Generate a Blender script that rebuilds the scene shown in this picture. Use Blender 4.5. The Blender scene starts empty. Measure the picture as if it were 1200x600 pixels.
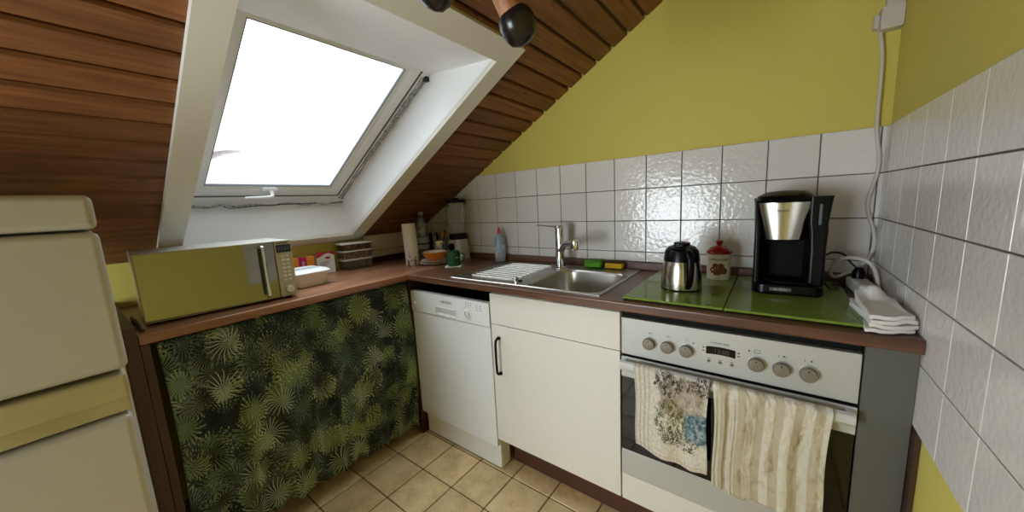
import bpy, bmesh, math, random
from mathutils import Vector, Matrix, Euler
random.seed(7)
PI = math.pi
S = bpy.context.scene
COL = S.collection

# ---------------------------------------------------------------- camera / world / light / exposure
cam_d = bpy.data.cameras.new('camera'); cam = bpy.data.objects.new('camera', cam_d); COL.objects.link(cam)
RX = Vector((0.798948, 0.599190, -0.051521))
RY = Vector((0.048049, -0.148992, -0.987670))     # image down
RZ = Vector((-0.599478, 0.786621, -0.147827))     # forward
M = Matrix((RX, -RY, -RZ)).transposed().to_4x4()
M.translation = Vector((0.40804, -1.13716, 1.30744))
cam.matrix_world = M
cam_d.sensor_width = 36; cam_d.lens = 405.39/1200*36
cam_d.clip_start = 0.02
S.camera = cam

W = bpy.data.worlds.new('overcast'); S.world = W; W.use_nodes = True
bg = W.node_tree.nodes['Background']; bg.inputs[0].default_value = (0.87, 0.935, 1.0, 1); bg.inputs[1].default_value = 4.5

def area(name, loc, direction, sx, sy, power, color=(1, 1, 1), portal=False):
    d = bpy.data.lights.new(name, 'AREA'); d.shape = 'RECTANGLE'; d.size = sx; d.size_y = sy
    d.energy = power; d.color = color
    if portal: d.cycles.is_portal = True
    o = bpy.data.objects.new(name, d); COL.objects.link(o)
    o.location = loc; o.rotation_euler = Vector(direction).to_track_quat('-Z', 'Y').to_euler()
    return o
TH = math.atan(0.56); CT = math.cos(TH); ST = math.sin(TH)
area('skylight_portal', (-1.16-0.36*ST, -0.42, 1.481+0.36*CT), (ST, 0, -CT), 1.7, 1.7, 1, portal=True)
area('rear_fill_light', (-0.62, -2.66, 1.06), (0.42, 1, 0.0), 0.90, 0.85, 21, (0.86, 0.93, 1.0))  # added fill light from behind the camera, set at the added rear window

S.view_settings.view_transform = 'Standard'; S.view_settings.look = 'None'
S.view_settings.gamma = 1.0; S.view_settings.use_curve_mapping = False
S.view_settings.exposure = 0.74
S.cycles.max_bounces = 10; S.cycles.diffuse_bounces = 6; S.cycles.glossy_bounces = 5
S.cycles.transparent_max_bounces = 16; S.cycles.transmission_bounces = 8
S.cycles.caustics_reflective = False; S.cycles.caustics_refractive = False
S.cycles.sample_clamp_indirect = 6

# ---------------------------------------------------------------- helpers: objects
def lin(c):
    def f(v):
        v /= 255.0
        return v/12.92 if v <= 0.04045 else ((v+0.055)/1.055)**2.4
    return (f(c[0]), f(c[1]), f(c[2]), 1)

def empty(name, loc, label=None, cat=None, group=None, rz=0, kind=None):
    o = bpy.data.objects.new(name, None); COL.objects.link(o)
    o.location = loc; o.rotation_euler = (0, 0, rz); o.empty_display_size = 0.05
    return tag(o, label, cat, group, kind)

def tag(o, label=None, cat=None, group=None, kind=None):
    if label: o['label'] = label
    if cat: o['category'] = cat
    if group: o['group'] = group
    if kind: o['kind'] = kind
    return o

def obj(name, bm, mat, parent=None, smooth=False, loc=None, label=None, kind=None):
    me = bpy.data.meshes.new(name)
    bmesh.ops.recalc_face_normals(bm, faces=bm.faces[:])
    bm.to_mesh(me); bm.free()
    mats = mat if isinstance(mat, (list, tuple)) else [mat]
    for m in mats: me.materials.append(m)
    if smooth:
        for p in me.polygons: p.use_smooth = True
        if smooth != 'all':
            try: me.set_sharp_from_angle(angle=math.radians(38))
            except Exception: pass
    o = bpy.data.objects.new(name, me); COL.objects.link(o)
    if smooth and smooth != 'all':
        wn = o.modifiers.new('wn', 'WEIGHTED_NORMAL'); wn.keep_sharp = True; wn.weight = 80
    if parent: o.parent = parent
    if loc: o.location = loc
    if label: o['label'] = label
    if kind: o['kind'] = kind
    return o

def B(): return bmesh.new()

def bx(bm, x0, x1, y0, y1, z0, z1, bev=0, seg=2, mi=0, mat=None):
    tmp = bmesh.new()
    bmesh.ops.create_cube(tmp, size=1)
    for v in tmp.verts:
        v.co = Vector(((x0+x1)/2+v.co.x*(x1-x0), (y0+y1)/2+v.co.y*(y1-y0), (z0+z1)/2+v.co.z*(z1-z0)))
    if bev:
        bmesh.ops.bevel(tmp, geom=tmp.edges[:], offset=bev, segments=seg, profile=0.5, affect='EDGES')
    if mat is not None: bmesh.ops.transform(tmp, matrix=mat, verts=tmp.verts[:])
    merge(bm, tmp, mi)
    return bm

def merge(bm, tmp, mi=0):
    vm = {}
    for v in tmp.verts: vm[v] = bm.verts.new(v.co)
    for f in tmp.faces:
        try:
            nf = bm.faces.new([vm[v] for v in f.verts]); nf.material_index = mi
        except ValueError: pass
    tmp.free()

def loft(bm, rings, cap0=True, cap1=True, closed=True, mi=0):
    vs = [[bm.verts.new(p) for p in r] for r in rings]
    n = len(rings[0])
    for a, b in zip(vs, vs[1:]):
        for i in range(n if closed else n-1):
            j = (i+1) % n
            f = bm.faces.new((a[i], a[j], b[j], b[i])); f.material_index = mi
    if cap0: bm.faces.new(vs[0][::-1]).material_index = mi
    if cap1: bm.faces.new(vs[-1]).material_index = mi
    return vs

def circ(c, r, n=32, ry=None):
    ry = r if ry is None else ry
    return [Vector((c[0]+r*math.cos(2*PI*i/n), c[1]+ry*math.sin(2*PI*i/n), c[2])) for i in range(n)]

def lathe(bm, prof, c=(0, 0, 0), n=32, cap0=True, cap1=True, mi=0, sy=1.0):
    """prof = list of (radius, z)"""
    loft(bm, [circ((c[0], c[1], c[2]+z), max(r, 1e-4), n, max(r, 1e-4)*sy) for r, z in prof], cap0, cap1, True, mi)
    return bm

def rrect(cx, cy, w, d, r, z, n=6):
    pts = []
    for k, (sx, sy) in enumerate(((1, 1), (-1, 1), (-1, -1), (1, -1))):
        for i in range(n+1):
            a = PI/2*k+PI/2*i/n
            pts.append(Vector((cx+sx*(w/2-r)+r*math.cos(a), cy+sy*(d/2-r)+r*math.sin(a), z)))
    return pts

def catmull(P, k=8):
    P = [Vector(p) for p in P]
    if len(P) < 3: return P
    Q = [2*P[0]-P[1]]+P+[2*P[-1]-P[-2]]
    out = []
    for i in range(1, len(Q)-2):
        for j in range(k):
            t = j/k; a, b, c, d = Q[i-1:i+3]
            out.append(0.5*((2*b)+(c-a)*t+(2*a-5*b+4*c-d)*t*t+(3*b-a-3*c+d)*t**3))
    out.append(P[-1]); return out

def tube(bm, P, r, n=10, smooth=True, k=8, mi=0, caps=True, flat=1.0):
    P = catmull(P, k) if smooth else [Vector(p) for p in P]
    rs = r if isinstance(r, (list, tuple)) else None
    up = Vector((0, 0, 1)); rings = []
    prev = None
    for i, p in enumerate(P):
        t = (P[min(i+1, len(P)-1)]-P[max(i-1, 0)]).normalized()
        if prev is None:
            a = t.cross(up)
            if a.length < 1e-3: a = t.cross(Vector((0, 1, 0)))
            a.normalize()
        else:
            a = (prev-t*prev.dot(t)).normalized()
        prev = a; b = t.cross(a)
        if rs:
            f = i/(len(P)-1)*(len(rs)-1); q = int(min(f, len(rs)-2)); rr = rs[q]+(rs[q+1]-rs[q])*(f-q)
        else: rr = r
        rings.append([p+rr*(math.cos(2*PI*j/n)*a+flat*math.sin(2*PI*j/n)*b) for j in range(n)])
    loft(bm, rings, caps, caps, True, mi)
    return bm

def grid(bm, nu, nv, fn, uvs=None, mi=0):
    """fn(u,v)->point; uvs(u,v)->uv"""
    vs = [[bm.verts.new(fn(i/nu, j/nv)) for j in range(nv+1)] for i in range(nu+1)]
    lay = bm.loops.layers.uv.verify() if uvs else None
    for i in range(nu):
        for j in range(nv):
            f = bm.faces.new((vs[i][j], vs[i+1][j], vs[i+1][j+1], vs[i][j+1])); f.material_index = mi
            if uvs:
                for l, (a, b) in zip(f.loops, ((i, j), (i+1, j), (i+1, j+1), (i, j+1))):
                    l[lay].uv = uvs(a/nu, b/nv)
    return vs

def solid(o, t, off=-1):
    m = o.modifiers.new('thickness', 'SOLIDIFY'); m.thickness = t; m.offset = off
    return o

def text(name, s, size, mat, parent, loc, rot, extrude=0.0003, font_scale_x=1.0):
    cu = bpy.data.curves.new(name, 'FONT'); cu.body = s; cu.size = size; cu.extrude = extrude
    cu.align_x = 'CENTER'; cu.align_y = 'CENTER'
    t = bpy.data.objects.new(name+'_tmp', cu); COL.objects.link(t)
    bpy.context.view_layer.update()
    me = bpy.data.meshes.new_from_object(t.evaluated_get(bpy.context.evaluated_depsgraph_get()))
    bpy.data.objects.remove(t); bpy.data.curves.remove(cu)
    me.name = name; me.materials.clear(); me.materials.append(mat)
    for v in me.vertices: v.co.x *= font_scale_x
    o = bpy.data.objects.new(name, me); COL.objects.link(o); o.parent = parent
    o.location = loc; o.rotation_euler = rot
    return o
FRONT = (PI/2, 0, 0)            # text on a face looking to -Y

# ---------------------------------------------------------------- helpers: materials
class G:
    def __init__(s, name):
        s.mat = bpy.data.materials.new(name); s.mat.use_nodes = True
        s.nt = s.mat.node_tree; s.nt.nodes.clear()
        s.out = s.nt.nodes.new('ShaderNodeOutputMaterial')
    def n(s, t, **kw):
        nd = s.nt.nodes.new(t)
        for k, v in kw.items(): setattr(nd, k, v)
        return nd
    def put(s, sock, v):
        if hasattr(v, 'is_output') or isinstance(v, bpy.types.NodeSocket): s.nt.links.new(v, sock)
        else:
            if sock.type == 'RGBA' and len(v) == 3: v = (*v, 1)
            sock.default_value = v
    def m(s, op, a, b=None, c=None, clamp=False):
        nd = s.n('ShaderNodeMath', operation=op, use_clamp=clamp)
        for i, v in enumerate((a, b, c)):
            if v is not None: s.put(nd.inputs[i], v)
        return nd.outputs[0]
    def vm(s, op, a, b=None, scale=None):
        nd = s.n('ShaderNodeVectorMath', operation=op)
        s.put(nd.inputs[0], a)
        if b is not None: s.put(nd.inputs[1], b)
        if scale is not None: s.put(nd.inputs['Scale'], scale)
        return nd.outputs['Value'] if op in ('LENGTH', 'DOT_PRODUCT', 'DISTANCE') else nd.outputs[0]
    def mix(s, f, a, b, mode='MIX'):
        nd = s.n('ShaderNodeMix', data_type='RGBA', blend_type=mode)
        s.put(nd.inputs[0], f); s.put(nd.inputs[6], a); s.put(nd.inputs[7], b)
        return nd.outputs[2]
    def ramp(s, f, stops, interp='LINEAR'):
        nd = s.n('ShaderNodeValToRGB'); cr = nd.color_ramp; cr.interpolation = interp
        while len(cr.elements) < len(stops): cr.elements.new(0.5)
        for e, (p, c) in zip(cr.elements, stops): e.position = p; e.color = c if len(c) == 4 else (*c, 1)
        s.put(nd.inputs[0], f); return nd.outputs[0]
    def sm(s, x, a, b):
        nd = s.n('ShaderNodeMapRange', interpolation_type='SMOOTHSTEP')
        s.put(nd.inputs[0], x); nd.inputs[1].default_value = a; nd.inputs[2].default_value = b
        return nd.outputs[0]
    def noise(s, vec, scale, detail=3, rough=0.5, col=False, dim='3D'):
        nd = s.n('ShaderNodeTexNoise', noise_dimensions=dim)
        if vec is not None: s.put(nd.inputs['Vector'], vec)
        nd.inputs['Scale'].default_value = scale; nd.inputs['Detail'].default_value = detail
        nd.inputs['Roughness'].default_value = rough
        return nd.outputs['Color' if col else 'Fac']
    def obj(s): return s.n('ShaderNodeTexCoord').outputs['Object']
    def uv(s): return s.n('ShaderNodeTexCoord').outputs['UV']
    def island(s): return s.n('ShaderNodeNewGeometry').outputs['Random Per Island']
    def sep(s, v):
        nd = s.n('ShaderNodeSeparateXYZ'); s.put(nd.inputs[0], v); return nd.outputs
    def comb(s, x=0.0, y=0.0, z=0.0):
        nd = s.n('ShaderNodeCombineXYZ')
        for i, v in enumerate((x, y, z)): s.put(nd.inputs[i], v)
        return nd.outputs[0]
    def bump(s, h, strength=0.2, dist=0.01):
        nd = s.n('ShaderNodeBump'); s.put(nd.inputs['Height'], h)
        nd.inputs['Strength'].default_value = strength; nd.inputs['Distance'].default_value = dist
        return nd.outputs[0]
    def bsdf(s, col, rough=0.5, metal=0.0, normal=None, **kw):
        p = s.n('ShaderNodeBsdfPrincipled')
        s.put(p.inputs['Base Color'], col); s.put(p.inputs['Roughness'], rough); s.put(p.inputs['Metallic'], metal)
        if normal is not None: s.put(p.inputs['Normal'], normal)
        for k, v in kw.items(): s.put(p.inputs[k.replace('_', ' ')], v)
        s.nt.links.new(p.outputs[0], s.out.inputs[0]); return s.mat

def plain(name, c, rough=0.5, metal=0.0, var=0.06, scale=14, bump=0.0, bscale=200, **kw):
    g = G(name); o = g.obj(); cl = lin(c)
    f = g.noise(o, scale, 3)
    dark = tuple(v*(1-var) for v in cl[:3]); light = tuple(min(1, v*(1+var)) for v in cl[:3])
    col = g.mix(f, dark, light)
    nrm = g.bump(g.noise(o, bscale, 2), bump, 0.002) if bump else None
    return g.bsdf(col, rough, metal, nrm, **kw)

def glassy(name, c=(255, 255, 255), rough=0.02, fac=0.12):
    """clear thin wall: straight-through light plus a mirror coat"""
    g = G(name)
    t = g.n('ShaderNodeBsdfTransparent'); t.inputs[0].default_value = lin(c)
    gl = g.n('ShaderNodeBsdfGlossy'); gl.inputs['Roughness'].default_value = rough
    fr = g.n('ShaderNodeFresnel'); fr.inputs[0].default_value = 1.45
    f = g.m('ADD', g.m('MULTIPLY', fr.outputs[0], 0.8), fac*0.3, clamp=True)
    mx = g.n('ShaderNodeMixShader'); g.put(mx.inputs[0], f)
    g.nt.links.new(t.outputs[0], mx.inputs[1]); g.nt.links.new(gl.outputs[0], mx.inputs[2])
    g.nt.links.new(mx.outputs[0], g.out.inputs[0]); return g.mat

def wood(name, dark, mid, light, axis, rough=0.45, grain=1.0, knots=False, board=True, bump=0.05, coat=0.0):
    g = G(name); o = g.obj(); isl = g.island()
    off = g.m('MULTIPLY', isl, 37.0)
    s = g.sep(o)
    comps = [s[0], s[1], s[2]]
    sc = [28*grain]*3; sc[axis] = 1.6*grain
    v = g.comb(g.m('ADD', g.m('MULTIPLY', comps[0], sc[0]), off), g.m('ADD', g.m('MULTIPLY', comps[1], sc[1]), off), g.m('MULTIPLY', comps[2], sc[2]))
    f = g.noise(v, 1.0, 5, 0.6)
    sc2 = [150*grain]*3; sc2[axis] = 5*grain
    v2 = g.comb(g.m('MULTIPLY', comps[0], sc2[0]), g.m('MULTIPLY', comps[1], sc2[1]), g.m('MULTIPLY', comps[2], sc2[2]))
    f2 = g.noise(v2, 1.0, 2, 0.5)
    ff = g.m('ADD', g.m('MULTIPLY', f, 0.75), g.m('MULTIPLY', f2, 0.25))
    col = g.ramp(ff, [(0.3, lin(dark)), (0.5, lin(mid)), (0.7, lin(light))])
    if board:
        k = g.m('ADD', 0.78, g.m('MULTIPLY', isl, 0.44))
        col = g.mix(1.0, col, g.comb(k, k, k), 'MULTIPLY')
    if knots:
        vo = g.n('ShaderNodeTexVoronoi', feature='F1'); kk = [11, 11, 11]; kk[axis] = 5.0
        g.put(vo.inputs['Vector'], g.comb(g.m('ADD', g.m('MULTIPLY', comps[0], kk[0]), off), g.m('MULTIPLY', comps[1], kk[1]), g.m('MULTIPLY', comps[2], kk[2])))
        vo.inputs['Scale'].default_value = 1.0
        kf = g.sm(vo.outputs['Distance'], 0.10, 0.03)
        col = g.mix(g.m('MULTIPLY', kf, 0.8), col, lin((52, 24, 12)))
    nrm = g.bump(ff, bump, 0.003)
    return g.bsdf(col, rough, 0, nrm, Coat_Weight=coat, Coat_Roughness=0.15)

# ---- the palette
M_YEL = plain('yellow_wall_paint', (214, 199, 100), 0.85, var=0.05, scale=3, bump=0.25, bscale=220)
M_WHITEWALL = plain('white_plaster', (232, 232, 228), 0.8, var=0.02, bump=0.1)
M_CASING = plain('casing_white', (226, 224, 214), 0.55, var=0.02)
M_REVEAL = plain('reveal_white', (244, 245, 247), 0.5, var=0.02)
M_PVC = plain('window_white', (240, 242, 244), 0.35, var=0.02)
M_GASKET = plain('gasket_grey', (96, 99, 102), 0.6)
M_PINE = wood('pine_boards', (96, 56, 28), (124, 77, 41), (150, 98, 54), 1, 0.55, 2.2, knots=True)
M_TOP = wood('walnut_worktop_across', (60, 38, 28), (94, 62, 46), (126, 88, 67), 0, 0.3, 1.0, board=False, bump=0.02)  # same walnut as the left run, in the darker tone away from the skylight
M_TOPY_LIT = wood('walnut_worktop_along_lit', (98, 62, 42), (146, 99, 72), (182, 134, 102), 1, 0.30, 1.0, board=False, bump=0.02)  # same walnut toned lighter: brightness near the skylight put into the colour
M_DARKWOOD = wood('dark_brown_board', (42, 24, 16), (66, 40, 27), (86, 55, 38), 2, 0.45, 1.0, board=False)
M_PLINTH = plain('brown_plinth', (82, 48, 34), 0.5)
M_GROUT = plain('dark_grout', (92, 88, 84), 0.9)
M_FGROUT = plain('floor_grout', (112, 86, 60), 0.9)
def tile_mat():
    g = G('white_hammered_tile'); o = g.obj(); isl = g.island()
    off = g.comb(g.m('MULTIPLY', isl, 13.0), g.m('MULTIPLY', isl, 7.0), 0.0)
    v = g.vm('ADD', o, off)
    vo = g.n('ShaderNodeTexVoronoi', feature='SMOOTH_F1'); g.put(vo.inputs['Vector'], g.vm('ADD', v, g.vm('SCALE', g.noise(v, 40, 2, col=True), scale=0.02)))
    vo.inputs['Scale'].default_value = 70
    h = g.m('ADD', vo.outputs['Distance'], g.m('MULTIPLY', g.noise(v, 45, 3), 0.9))
    k = g.m('ADD', 0.95, g.m('MULTIPLY', isl, 0.08))
    col = g.mix(1.0, lin((226, 222, 216)), g.comb(k, k, k), 'MULTIPLY')
    return g.bsdf(col, 0.16, 0, g.bump(h, 0.19, 0.004))
M_TILE = tile_mat()
def floor_mat():
    g = G('beige_floor_tile'); o = g.obj(); isl = g.island()
    f = g.noise(o, 9, 4, 0.6); f2 = g.noise(o, 60, 3)
    col = g.ramp(g.m('ADD', g.m('MULTIPLY', f, 0.8), g.m('MULTIPLY', f2, 0.2)), [(0.3, lin((188, 158, 112))), (0.5, lin((220, 193, 145))), (0.68, lin((233, 211, 167)))])
    k = g.m('ADD', 0.9, g.m('MULTIPLY', isl, 0.2))
    return g.bsdf(g.mix(1.0, col, g.comb(k, k, k), 'MULTIPLY'), 0.33, 0, g.bump(f2, 0.12, 0.002))
M_FLOOR = floor_mat()
M_WHITE = plain('white_enamel', (228, 229, 228), 0.3, var=0.015)
M_CREAM = plain('cream_front', (224, 220, 211), 0.42, var=0.03, scale=30)
M_WPLAST = plain('white_plastic', (232, 232, 230), 0.4, var=0.02)
M_BLACK = plain('black_plastic', (5, 5, 6), 0.3, var=0.1, Specular_IOR_Level=0.18)
M_BLACKM = plain('black_matte', (9, 9, 9), 0.7, var=0.1, Specular_IOR_Level=0.2)
M_BGLASS = plain('black_oven_glass', (13, 10, 9), 0.06, var=0.05)
M_PANEL = plain('silver_panel', (192, 193, 189), 0.42, 0.3, var=0.03)
M_HANDLE = plain('light_rail', (208, 209, 206), 0.35, 0.2, var=0.02)
M_KNOB = plain('taupe_knob', (128, 120, 106), 0.45, 0.3)
M_KNOBRING = plain('bright_ring', (214, 212, 206), 0.3, 0.6)
M_GREY = plain('grey_side_panel', (92, 92, 85), 0.6, var=0.05)
def brushed(name, c, axis, rough=0.24):
    g = G(name); o = g.obj(); s = g.sep(o); sc = [300, 300, 300]; sc[axis] = 4
    f = g.noise(g.comb(*[g.m('MULTIPLY', s[i], sc[i]) for i in range(3)]), 1, 2)
    cl = lin(c)
    return g.bsdf(g.mix(f, tuple(v*0.94 for v in cl[:3]), cl), rough, 1.0)
M_STEEL = brushed('brushed_steel', (190, 187, 180), 0, 0.3)
M_STEELZ = brushed('jug_steel', (205, 200, 190), 0, 0.2)
M_CHROME = plain('chrome', (214, 216, 218), 0.07, 1.0, var=0.02)
M_MIRROR = plain('mirror_door', (140, 138, 126), 0.06, 1.0, var=0.02)
M_MWSILVER = plain('microwave_silver', (178, 172, 152), 0.35, 0.5, var=0.03)
M_MWTOP = plain('microwave_top', (214, 212, 204), 0.3, 0.4, var=0.02)
M_GREEN = plain('green_glass', (116, 138, 58), 0.05, var=0.06, scale=6, IOR=1.33)
M_RED = plain('red_lid', (150, 22, 26), 0.25)
M_CERAM = plain('cream_ceramic', (232, 222, 200), 0.25)
M_BROWN = plain('cookie_brown', (126, 66, 34), 0.5, var=0.4, scale=150)
M_INK = plain('dark_ink', (34, 30, 30), 0.6)
M_INKB = plain('grey_ink', (96, 96, 98), 0.6)
M_CABLEW = plain('cable_white', (206, 200, 190), 0.5)
M_CABLEB = plain('cable_black', (20, 20, 20), 0.5)
M_GLASS = glassy('clear_glass')
M_PANE = glassy('window_pane', (250, 252, 252), 0.02, 0.05)
def milky(name, c, a):
    m = glassy(name, (226, 232, 238), 0.08, 0.3); nt = m.node_tree; out = nt.nodes['Material Output']
    src = out.inputs[0].links[0].from_socket; d = nt.nodes.new('ShaderNodeBsdfDiffuse'); d.inputs[0].default_value = lin(c)
    mx = nt.nodes.new('ShaderNodeMixShader'); mx.inputs[0].default_value = a
    nt.links.new(src, mx.inputs[1]); nt.links.new(d.outputs[0], mx.inputs[2]); nt.links.new(mx.outputs[0], out.inputs[0]); return m
M_PET = milky('clear_bottle', (170, 184, 200), 0.22)
M_CLEARBOX = glassy('clear_container', (214, 214, 210), 0.15, 0.4)

# ================================================================= SETTING
ZR0 = 2.1305           # roof plane  z = ZR0 + 0.56 x
def roofz(x): return ZR0+0.56*x
XL, XR, YB, YF = -1.76, 0.70, 0.56, -2.60
OX0, OX1, OY0, OY1 = -1.68, -0.475, -0.81, -0.025      # the skylight opening
Nn = Vector((-ST, 0, CT))                               # outward roof normal
def rp(x, y, off=0.0):                                  # point over the roof lining at inner x, moved out along the normal
    return Vector((x, y, roofz(x)))+Nn*off

bm = B(); bx(bm, XL-0.1, XR+0.1, YF-0.1, YB+0.1, -0.12, -0.004)
tag(obj('floor', bm, M_FGROUT), 'floor of beige square tiles', 'floor', kind='structure')
fl = bpy.data.objects['floor']
P = 0.207; bm = B()
for i in range(-4, 10):
    for j in range(-14, 4):
        x0, y0 = -1.1656+i*P, 0.0235+j*P
        a, b = max(x0+0.003, XL), min(x0+P-0.003, XR); c, d = max(y0+0.003, YF), min(y0+P-0.003, YB)
        if b-a < 0.01 or d-c < 0.01: continue
        bx(bm, a, b, c, d, -0.008, 0.0, 0.0025, 1)
obj('floor_tiles', bm, M_FLOOR, fl)

def wall(name, pts, axis, t0, t1, mat, label):
    bm = B()
    def mk(t): return [Vector((t, a, b)) if axis == 0 else Vector((a, t, b)) for a, b in pts]
    loft(bm, [mk(t0), mk(t1)])
    return tag(obj(name, bm, mat), label, 'wall', kind='structure')
wall('wall_back', [(XL-0.1, -0.1), (XR+0.1, -0.1), (XR+0.1, roofz(XR+0.1)+0.05), (XL-0.1, roofz(XL-0.1)+0.05)], 1, YB, YB+0.1, M_YEL, 'yellow painted gable wall behind the sink')
wall('wall_right', [(YF-0.1, -0.1), (YB, -0.1), (YB, roofz(XR)+0.1), (YF-0.1, roofz(XR)+0.1)], 0, XR, XR+0.1, M_YEL, 'yellow painted wall at the right')
wall('wall_left', [(YF-0.1, -0.1), (YB, -0.1), (YB, roofz(XL)+0.02), (YF-0.1, roofz(XL)+0.02)], 0, XL-0.1, XL, M_YEL, 'low yellow knee wall under the skylight')
# unseen rear wall behind the camera; its window is added for fill light
def wall_rear():
    bm = B(); x0, x1, z0, z1 = -1.10, -0.14, 0.58, 1.46
    for a, b, c, d in ((XL-0.1, x0, -0.1, None), (x1, XR+0.1, -0.1, None), (x0, x1, -0.1, z0), (x0, x1, z1, None)):
        q = [(a, c), (b, c), (b, roofz(b)+0.05 if d is None else d), (a, roofz(a)+0.05 if d is None else d)]
        loft(bm, [[Vector((p, YF-0.1, r)) for p, r in q], [Vector((p, YF, r)) for p, r in q]])
    tag(obj('wall_rear', bm, M_YEL), 'unseen yellow wall opposite the sink, with an added fill light window', 'wall', kind='structure')
    bm = B()
    for a, b, c, d in ((x0, x0+0.05, z0, z1), (x1-0.05, x1, z0, z1), (x0+0.05, x1-0.05, z0, z0+0.05), (x0+0.05, x1-0.05, z1-0.05, z1)):
        bx(bm, a, b, YF-0.06, YF-0.01, c, d)
    w = tag(obj('fill_window', bm, M_PVC), 'added white framed window for fill light in the unseen rear wall', 'window', kind='structure')
    bm = B(); bx(bm, x0+0.05, x1-0.05, YF-0.04, YF-0.036, z0+0.05, z1-0.05)
    obj('pane', bm, M_PANE, w)
wall_rear()

# sloped pine lining: one board per plank, V joints, cut round the skylight shaft
bm = B(); pitch = 0.0755
k = -16
while True:
    x0 = -0.685+k*pitch; x1 = x0+pitch; k += 1
    if x1 < XL: continue
    if x0 > XR: break
    x0 = max(x0, XL); x1 = min(x1, XR)
    if x1-x0 < 0.004: continue
    pieces = []
    if x1 <= OX0 or x0 >= OX1: pieces = [(x0, x1, YF, YB)]
    else:
        pieces = [(x0, x1, YF, OY0-0.02), (x0, x1, OY1+0.02, YB)]
        if x0 < OX0: pieces.append((x0, OX0-0.01, OY0-0.02, OY1+0.02))
        if x1 > OX1: pieces.append((OX1+0.01, x1, OY0-0.02, OY1+0.02))
    for a, b, c, d in pieces:
        if b-a < 0.004: continue
        e = 0.0038; g = 0.0078; h = 0.008
        prof = [(a+e, 0.016), (a+e, h), (a+g, 0.0), (b-g, 0.0), (b-e, h), (b-e, 0.016)]
        loft(bm, [[rp(x, yy, o) for x, o in prof] for yy in (c, d)])
tag(obj('ceiling', bm, M_PINE), 'sloped ceiling of dark pine boards', 'ceiling', kind='structure')
ce = bpy.data.objects['ceiling']
# roof build-up above the lining so no light leaks in
bm = B()
for a, b, c, d in ((XL-0.1, OX0-0.012, YF-0.1, YB+0.1), (OX1+0.012, XR+0.1, YF-0.1, YB+0.1), (OX0-0.012, OX1+0.012, YF-0.1, OY0-0.012), (OX0-0.012, OX1+0.012, OY1+0.012, YB+0.1)):
    loft(bm, [[rp(a, c, 0.018), rp(b, c, 0.018), rp(b, d, 0.018), rp(a, d, 0.018)], [rp(a, c, 0.20), rp(b, c, 0.20), rp(b, d, 0.20), rp(a, d, 0.20)]])
obj('roof_layer', bm, M_DARKWOOD, ce)

# tiles
def clip_roof(bm, off=0.002):
    geom = bm.verts[:]+bm.edges[:]+bm.faces[:]
    r = bmesh.ops.bisect_plane(bm, geom=geom, plane_co=rp(0, 0, -off), plane_no=Nn, clear_outer=True)
    ed = [e for e in r['geom_cut'] if isinstance(e, bmesh.types.BMEdge)]
    bmesh.ops.holes_fill(bm, edges=ed)
ZT = 1.498; TS = 0.1506; Z_UP = 1.0
bm = B(); bt = B()
loft(bm, [[Vector((XL, y, Z_UP)), Vector((XR, y, Z_UP)), Vector((XR, y, ZT)), Vector((XL, y, ZT))] for y in (YB, YB-0.006)])
clip_roof(bm, 0.0)
g_ = obj('trim_1', bm, M_GROUT); tag(g_, 'white wall tiles in dark grout on the back wall behind the sink', 'wall tiles', kind='structure')
for i in range(-11, 7):
    x0 = -0.224+i*TS; a, b = max(x0+0.0016, XL), min(x0+TS-0.0016, XR)
    if b-a < 0.006: continue
    for r in range(4):
        z1 = ZT-r*0.15; z0 = max(z1-0.15, Z_UP)
        if z1-z0 < 0.01: continue
        bx(bt, a, b, YB-0.0105, YB-0.001, z0+0.0014, z1-(0.0014 if r else 0), 0.002, 2)
clip_roof(bt)
obj('tiles', bt, M_TILE, g_)
bm = B(); bt = B()
bx(bm, XR-0.006, XR, -0.44, YB-0.012, 0.748, ZT)
g_ = obj('trim_2', bm, M_GROUT); tag(g_, 'white wall tiles on the right wall beside the worktop end', 'wall tiles', kind='structure')
for i in range(7):
    y0 = -0.44+i*0.15
    for r in range(5):
        z1 = ZT-r*0.15
        bx(bt, XR-0.0105, XR-0.001, y0+0.0007, min(y0+0.15-0.0007, YB-0.0125), z1-0.15+0.0016, z1-0.0016, 0.0015, 2)
obj('tiles', bt, M_TILE, g_)
bm = B(); bt = B()
bx(bm, XL, XL+0.006, 0.088, YB-0.012, Z_UP, 1.1448)
g_ = obj('trim_3', bm, M_GROUT); tag(g_, 'two low rows of white wall tiles on the knee wall in the corner', 'wall tiles', kind='structure')
for i in range(4):
    y0 = 0.288-0.2+i*0.2 if False else 0.088+i*0.2
    if y0 > YB-0.02: break
    for z0, z1 in ((Z_UP, 1.046), (1.046, 1.16)):
        bx(bt, XL+0.001, XL+0.0105, y0+0.001, min(y0+0.2-0.001, YB-0.0125), z0+0.0014, z1-0.0014, 0.0015, 2)
clip_roof(bt)
obj('tiles', bt, M_TILE, g_)

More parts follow.
